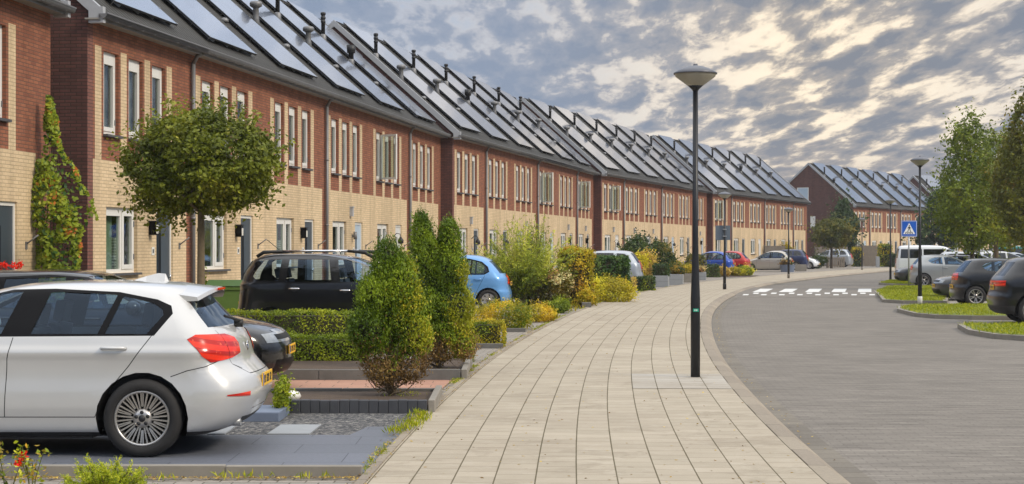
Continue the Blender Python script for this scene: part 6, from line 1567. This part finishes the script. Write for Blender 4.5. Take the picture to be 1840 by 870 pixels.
# ------------------------------------------------------------------ lamp posts and signs
def M_lampglass():
    t = NT('frosted_bowl'); o = t.obj(); w = t.noise(o, 3, 4, .6); c = t.mix(w, (.24, .22, .165), (.38, .355, .29)); return t.done(t.prin(c, .35, 0, None, .5, .2))
M['bowl'] = M_lampglass(); M['post'] = plain('post_paint', (.014, .015, .018), .38, 0, .4, .2, 3); M['cap'] = plain('lamp_cap', (.11, .115, .135), .4, .2, .5, .1)
M['sticker'] = plain('green_label', (.0, .35, .22), .4)
def lamp_post(x, y, h, label, z0=0.0, collar=None, hs=1.0, sticker=False):
    e = empty('street_lamp', (x, y, z0), 0, label, 'lamp post', 'street lamps along the road')
    p = MB(); pr = .062; hz = h - .33 * hs
    p.lathe([(pr, -.05), (pr, 1.05), (pr * .98, 1.06), (pr * .60, 1.5 + .25), (pr * .56, hz)], 'post', 16)
    p.build('post', e)
    if collar: c = MB(); c.lathe([(pr + .012, 0), (pr + .012, .22), (pr + .004, .24)], collar, 16); c.build('base_collar', e)
    k = MB(); k.lathe([(pr * .5, hz - .03), (.05 * hs, hz), (.10 * hs, hz + .045 * hs), (.07 * hs, hz + .05 * hs)], 'post', 18); k.build('bowl_holder', e)
    b = MB(); b.lathe([(.06 * hs, hz + .02), (.10 * hs, hz + .045 * hs), (.262 * hs, hz + .165 * hs), (.268 * hs, hz + .20 * hs)], 'bowl', 32, caps=False); b.build('lamp_bowl', e)
    c = MB(); c.lathe([(.262 * hs, hz + .196 * hs), (.285 * hs, hz + .195 * hs), (.287 * hs, hz + .212 * hs), (.20 * hs, hz + .262 * hs), (.10 * hs, hz + .298 * hs), (.03 * hs, hz + .31 * hs), (.03 * hs, hz + .33 * hs), (0, hz + .33 * hs)], 'cap', 32, caps=False)
    c.build('lamp_cap', e)
    if sticker: s_ = MB(); s_.box(-.036, .036, -.0635, -.0615, .86, .90, 'sticker'); s_.box(-.018, -.006, -.0645, -.0634, .87, .89, 'white'); s_.box(.004, .018, -.0645, -.0634, .87, .89, 'white'); s_.build('label_plate', e)
    return e
lamp_post(2.40, 21.85, 4.10, 'tall near lamp post on the pavement, biggest in the photo', sticker=True)
lamp_post(GX(1302, 68.5), 68.5, 4.02, 'lamp post with a square sign panel on it, left of the zebra', 0, 'post')
lamp_post(GX(1417, 94), 94, 4.0, 'lamp post on the curve in front of the pale beige car', 0, 'concrete')
lamp_post(GX(1549, 130), 130, 4.05, 'smallest, farthest lamp post, left of the garden fence', 0, 'concrete')
lamp_post(GX(1600, 90.5), 90.5, 4.38, 'black lamp post on the farthest grass strip', 0)
lamp_post(GX(1653, 50.2), 50.2, 4.46, 'black lamp post with white foot at the grass corner, right', -.0, 'white')
# the panel seen from behind on the second lamp
M['signback'] = plain('sign_back', (.13, .16, .20), .5, .4); M['signblue'] = plain('sign_blue', (.01, .10, .50), .35); M['signwhite'] = plain('sign_white', (.82, .83, .84), .35, var=.03)
sx = GX(1302, 68.5)
e = empty('back_of_sign', (sx - .06, 68.5, 2.32), 0, 'square grey-blue sign panel seen from behind, fixed to a lamp post', 'road sign')
mb = MB(); mb.box(-.31, .31, .075, .085, -.30, .30, 'signback'); mb.build('panel', e); mb = MB(); mb.box(-.02, .14, -.065, .074, .12, .16, 'steel'); mb.box(-.02, .14, -.065, .074, -.16, -.12, 'steel'); mb.build('bracket', e)
# crossing sign
x0, y0 = GX(1633, 73.6), 73.6; e = empty('crossing_sign', (x0, y0, -.0), R(4), 'blue square pedestrian crossing sign with white triangle on a grey pole', 'road sign')
mb = MB(); mb.lathe([(.034, -.05), (.034, 2.78), (0, 2.79)], 'steel', 12); mb.build('pole', e)
cz = 2.55; hs = .355
mb = MB(); mb.box(-hs, hs, -.052, -.045, cz - hs, cz + hs, 'signblue'); pan = mb.build('panel', e)
mb = MB(); y_ = -.0545; mb.face([(-hs + .015, y_, cz - hs + .015), (hs - .015, y_, cz - hs + .015), (hs - .015, y_, cz - hs + .03), (-hs + .015, y_, cz - hs + .03)], 'signwhite'); mb.face([(-hs + .015, y_, cz + hs - .03), (hs - .015, y_, cz + hs - .03), (hs - .015, y_, cz + hs - .015), (-hs + .015, y_, cz + hs - .015)], 'signwhite')
mb.face([(-hs + .015, y_, cz - hs + .03), (-hs + .03, y_, cz - hs + .03), (-hs + .03, y_, cz + hs - .03), (-hs + .015, y_, cz + hs - .03)], 'signwhite'); mb.face([(hs - .03, y_, cz - hs + .03), (hs - .015, y_, cz - hs + .03), (hs - .015, y_, cz + hs - .03), (hs - .03, y_, cz + hs - .03)], 'signwhite')
mb.face([(-.27, y_, cz - .24), (.27, y_, cz - .24), (0, y_, cz + .25)], 'signwhite'); mb.build('triangle', pan)
mb = MB(); y2 = -.057
for k in range(4):
    a = -.195 + k * .105; b = a + .055; f = .75; mb.face([(a, y2, cz - .225), (b, y2, cz - .225), (b * f, y2, cz - .14), (a * f, y2, cz - .14)], 'black')
mb.face([(.035 * math.cos(t) * .8 + .005, y2, cz + .125 + .032 * math.sin(t)) for t in np.linspace(0, 2 * math.pi, 13)[:-1]], 'black')
mb.face([(-.032, y2, cz - .01), (.036, y2, cz - .01), (.042, y2, cz + .085), (-.028, y2, cz + .085)], 'black')
y3 = y2 - .001
mb.face([(-.03, y3, cz), (-.002, y3, cz), (-.055, y3, cz - .15), (-.088, y3, cz - .15)], 'black'); mb.face([(.004, y3, cz), (.036, y3, cz), (.085, y3, cz - .15), (.052, y3, cz - .15)], 'black')
mb.face([(-.03, y3 - .001, cz + .08), (-.012, y3 - .001, cz + .06), (-.07, y3 - .001, cz + .0), (-.085, y3 - .001, cz + .015)], 'black'); mb.face([(.036, y3 - .001, cz + .08), (.02, y3 - .001, cz + .06), (.07, y3 - .001, cz + .0), (.086, y3 - .001, cz + .014)], 'black')
mb.build('walking_figure', pan)

# ------------------------------------------------------------------ planters, bins, fences
def planter(px_, d, w, dp, h, label, mat='lightslab', plant=None):
    x = GX(px_, d); e = empty('planter', (x, d + dp / 2, -.02), -R(8), label, 'planter', 'concrete planters by the pavement'); mb = MB(); t = .06
    mb.box(-w / 2, w / 2, -dp / 2, -dp / 2 + t, 0, h, mat); mb.box(-w / 2, w / 2, dp / 2 - t, dp / 2, 0, h, mat); mb.box(-w / 2, -w / 2 + t, -dp / 2 + t, dp / 2 - t, 0, h, mat); mb.box(w / 2 - t, w / 2, -dp / 2 + t, dp / 2 - t, 0, h, mat)
    mb.box(-w / 2 - .004, w / 2 + .004, -dp / 2 - .004, dp / 2 + .004, h * .48, h * .50, 'concretedark'); bevel(mb.build('box', e), .008, 1); mb = MB(); mb.face([(-w / 2 + t, -dp / 2 + t, h - .05), (w / 2 - t, -dp / 2 + t, h - .05), (w / 2 - t, dp / 2 - t, h - .05), (-w / 2 + t, dp / 2 - t, h - .05)], 'soil'); mb.build('soil', e); return x, d + dp / 2
x, y = planter(1190, 73.4, .68, 1.3, .50, 'first pale concrete planter holding a cube of dark box'); box_hedge('box_cube', x - .32, x + .30, y - .5, y + .5, .52, 1500, .07, 'dark', 'dark clipped box cube growing in the first planter', 'shrub', 91, z0=.45)
x, y = planter(1218, 77.4, .62, 1.2, .50, 'second pale concrete planter holding a pinkish plant'); bush('planter_plant', x, y, .8, .9, .52, 1300, .08, 'orange', 'pink and bronze plant growing in the second planter', 'plant', 92, 7, z0=.42, mats2='dark', frac=.5)
x, y = planter(1236, 83, .7, 1.2, .45, 'third planter, low and grey, next to the near lamp post', 'concrete'); bush('planter_plant', x, y, .8, .9, .5, 900, .08, 'boxy', 'yellowish plant growing in the third planter', 'plant', 93, 6, z0=.38)
x, y = planter(1262, 89, .5, .9, .42, 'fourth planter, right of the near lamp post'); bush('planter_plant', x, y, .6, .6, .42, 700, .07, 'pink', 'pale flowering plant in the fourth planter', 'plant', 94, 6, z0=.34, mats2='round', frac=.45)
x, y = planter(1441, 123, .8, 1.0, .50, 'square grey planter beside the round one', 'concrete')
e = empty('round_planter', (GX(1417, 119), 119.5, -.02), 0, 'round blue-grey planter with dark purple plant in front of the beige car', 'planter'); mb = MB(); mb.lathe([(.46, 0), (.55, .50), (.56, .52), (.50, .52), (.48, .46), (0, .46)], 'blueblock', 20, caps=False); mb.build('pot', e)
bush('planter_plant', GX(1417, 119), 119.5, .95, .9, .55, 900, .10, 'thujab', 'dark purplish-brown plant growing in the round planter', 'plant', 95, 6, z0=.40, mats2='dark', frac=.35)
M['bingreen'] = plain('bin_green', (.10, .17, .035), .5, 0, .3, .15); M['bindark'] = plain('bin_lid', (.035, .10, .012), .5)
e = empty('garden_bin', (GX(402, 32.5), 32.7, -.02), R(8), 'green lidded container standing behind the black car tail', 'bin'); mb = MB(); Mx = Matrix.Identity(4)
mb.face([(-.29, -.30, .05), (.29, -.30, .05), (.34, -.36, .96), (-.34, -.36, .96)], 'bingreen'); mb.face([(.29, .30, .05), (-.29, .30, .05), (-.34, .36, .96), (.34, .36, .96)], 'bingreen'); mb.face([(.29, -.30, .05), (.29, .30, .05), (.34, .36, .96), (.34, -.36, .96)], 'bingreen'); mb.face([(-.29, .30, .05), (-.29, -.30, .05), (-.34, -.36, .96), (-.34, .36, .96)], 'bingreen'); mb.box(-.36, .36, -.38, -.34, .90, .97, 'bingreen'); mb.build('tub', e)
mb = MB(); mb.face([(-.37, -.40, .975), (.37, -.40, .975), (.33, .0, 1.09), (-.33, .0, 1.09)], 'bindark'); mb.face([(-.33, 0, 1.09), (.33, 0, 1.09), (.37, .40, 1.03), (-.37, .40, 1.03)], 'bindark'); mb.face([(.37, -.40, .975), (.37, .40, .975), (.37, .40, 1.03), (.33, 0, 1.09)], 'bindark'); mb.face([(-.37, .40, .975), (-.37, -.40, .975), (-.33, 0, 1.09), (-.37, .40, 1.03)], 'bindark'); mb.build('lid', e)
for sg in (-1, 1): mb = MB(); mb.lathe([(0, -.03), (.10, -.03), (.10, .03), (0, .03)], 'rubber', 16, (sg * .30, .28, .10), axis='X'); mb.build('wheel', e)
def fence(xa, ya, xb, yb, h, mat, label, name='wooden_fence', post=True, bw=.14, gap=.012, n0=0):
    L0 = math.hypot(xb - xa, yb - ya); e = empty(name, (xa, ya, -.02), math.atan2(yb - ya, xb - xa), label, 'fence'); mb = MB(); x = 0; rr = random.Random(int(L0 * 7))
    while x < L0: mb.box(x, min(x + bw - gap, L0), -.012, .012, .03, h + rr.uniform(-.012, .012), mat); x += bw
    mb.box(0, L0, .013, .05, h * .2, h * .2 + .07, mat); mb.box(0, L0, .013, .05, h * .8, h * .8 + .07, mat); mb.build('boards', e)
    if post:
        for k in range(int(L0 / 1.9) + 1): mb = MB(); mb.box(min(k * 1.9, L0) - .045, min(k * 1.9, L0) + .045, .052, .14, 0, h + .06, mat); mb.build('post', e)
    return e
fence(GX(1487, 144), 144, GX(1521, 144), 144.6, .92, 'wood', 'low grey picket fence by the dome-shaped tree', bw=.22, gap=.06)
fence(GX(1376, 139), 139.5, GX(1416, 139), 140.5, 1.9, 'wood', 'dark wooden fence at the end of the fourth terrace')
fence(GX(1458, 160), 158, GX(1531, 158), 160, 1.85, 'wood', 'long grey board fence under the brick gable')
fence(GX(1531, 158), 156, GX(1584, 156), 157, 1.95, 'wood', 'dark overgrown board fence left of the farthest grass strip')
box_hedge('ivy_fence', GX(1580, 154), GX(1600, 154), 153.6, 154.6, 2.0, 1500, .16, 'boxy', 'yellow-green ivy-covered fence end behind the black lamp post', 'hedge', 96, mats2='box')
box_hedge('ivy_fence', GX(1534, 154), GX(1549, 154), 154.2, 154.9, 1.7, 900, .16, 'boxy', 'olive hedge patch growing over the far board fence', 'hedge', 97, mats2='dark')
box_hedge('low_hedge', GX(1600, 152), GX(1622, 152), 151.6, 153, 1.1, 1100, .15, 'dark', 'dark low hedge just left of the white van', 'hedge', 98)
mb = MB(); mb.box(-.16, .16, -.12, .12, 0, .95, 'lightslab'); o = bevel(mb.build('grey_bollard'), .02, 2); o.location = (GX(1577, 150), 150, -.02); tag(o, 'pale grey post in front of the far overgrown fence', 'post')
box_hedge('far_hedge', 30, 60, 120, 121.5, 1.2, 3500, .25, 'dark', 'long dark hedge far behind the parked cars on the right', 'hedge', 99)
# out-of-frame trees: the added belt above, there for darker car reflections

# thin moist air: far houses pale a little
hm = bpy.data.materials.new('haze_air'); hm.use_nodes = True; hm.node_tree.nodes.clear()
ho = hm.node_tree.nodes.new('ShaderNodeOutputMaterial'); hv = hm.node_tree.nodes.new('ShaderNodeVolumePrincipled')
hv.inputs['Color'].default_value = (.82, .84, .88, 1); hv.inputs['Density'].default_value = .00035; hv.inputs['Anisotropy'].default_value = .2
hm.node_tree.links.new(hv.outputs[0], ho.inputs['Volume'])
M['haze'] = hm
mb = MB(); mb.box(-160, 190, -80, 300, -1.2, 16, 'haze'); o = mb.build('haze'); o['kind'] = 'stuff'
sheetg = [q for q in COL.objects if q.name == 'ground'][0]
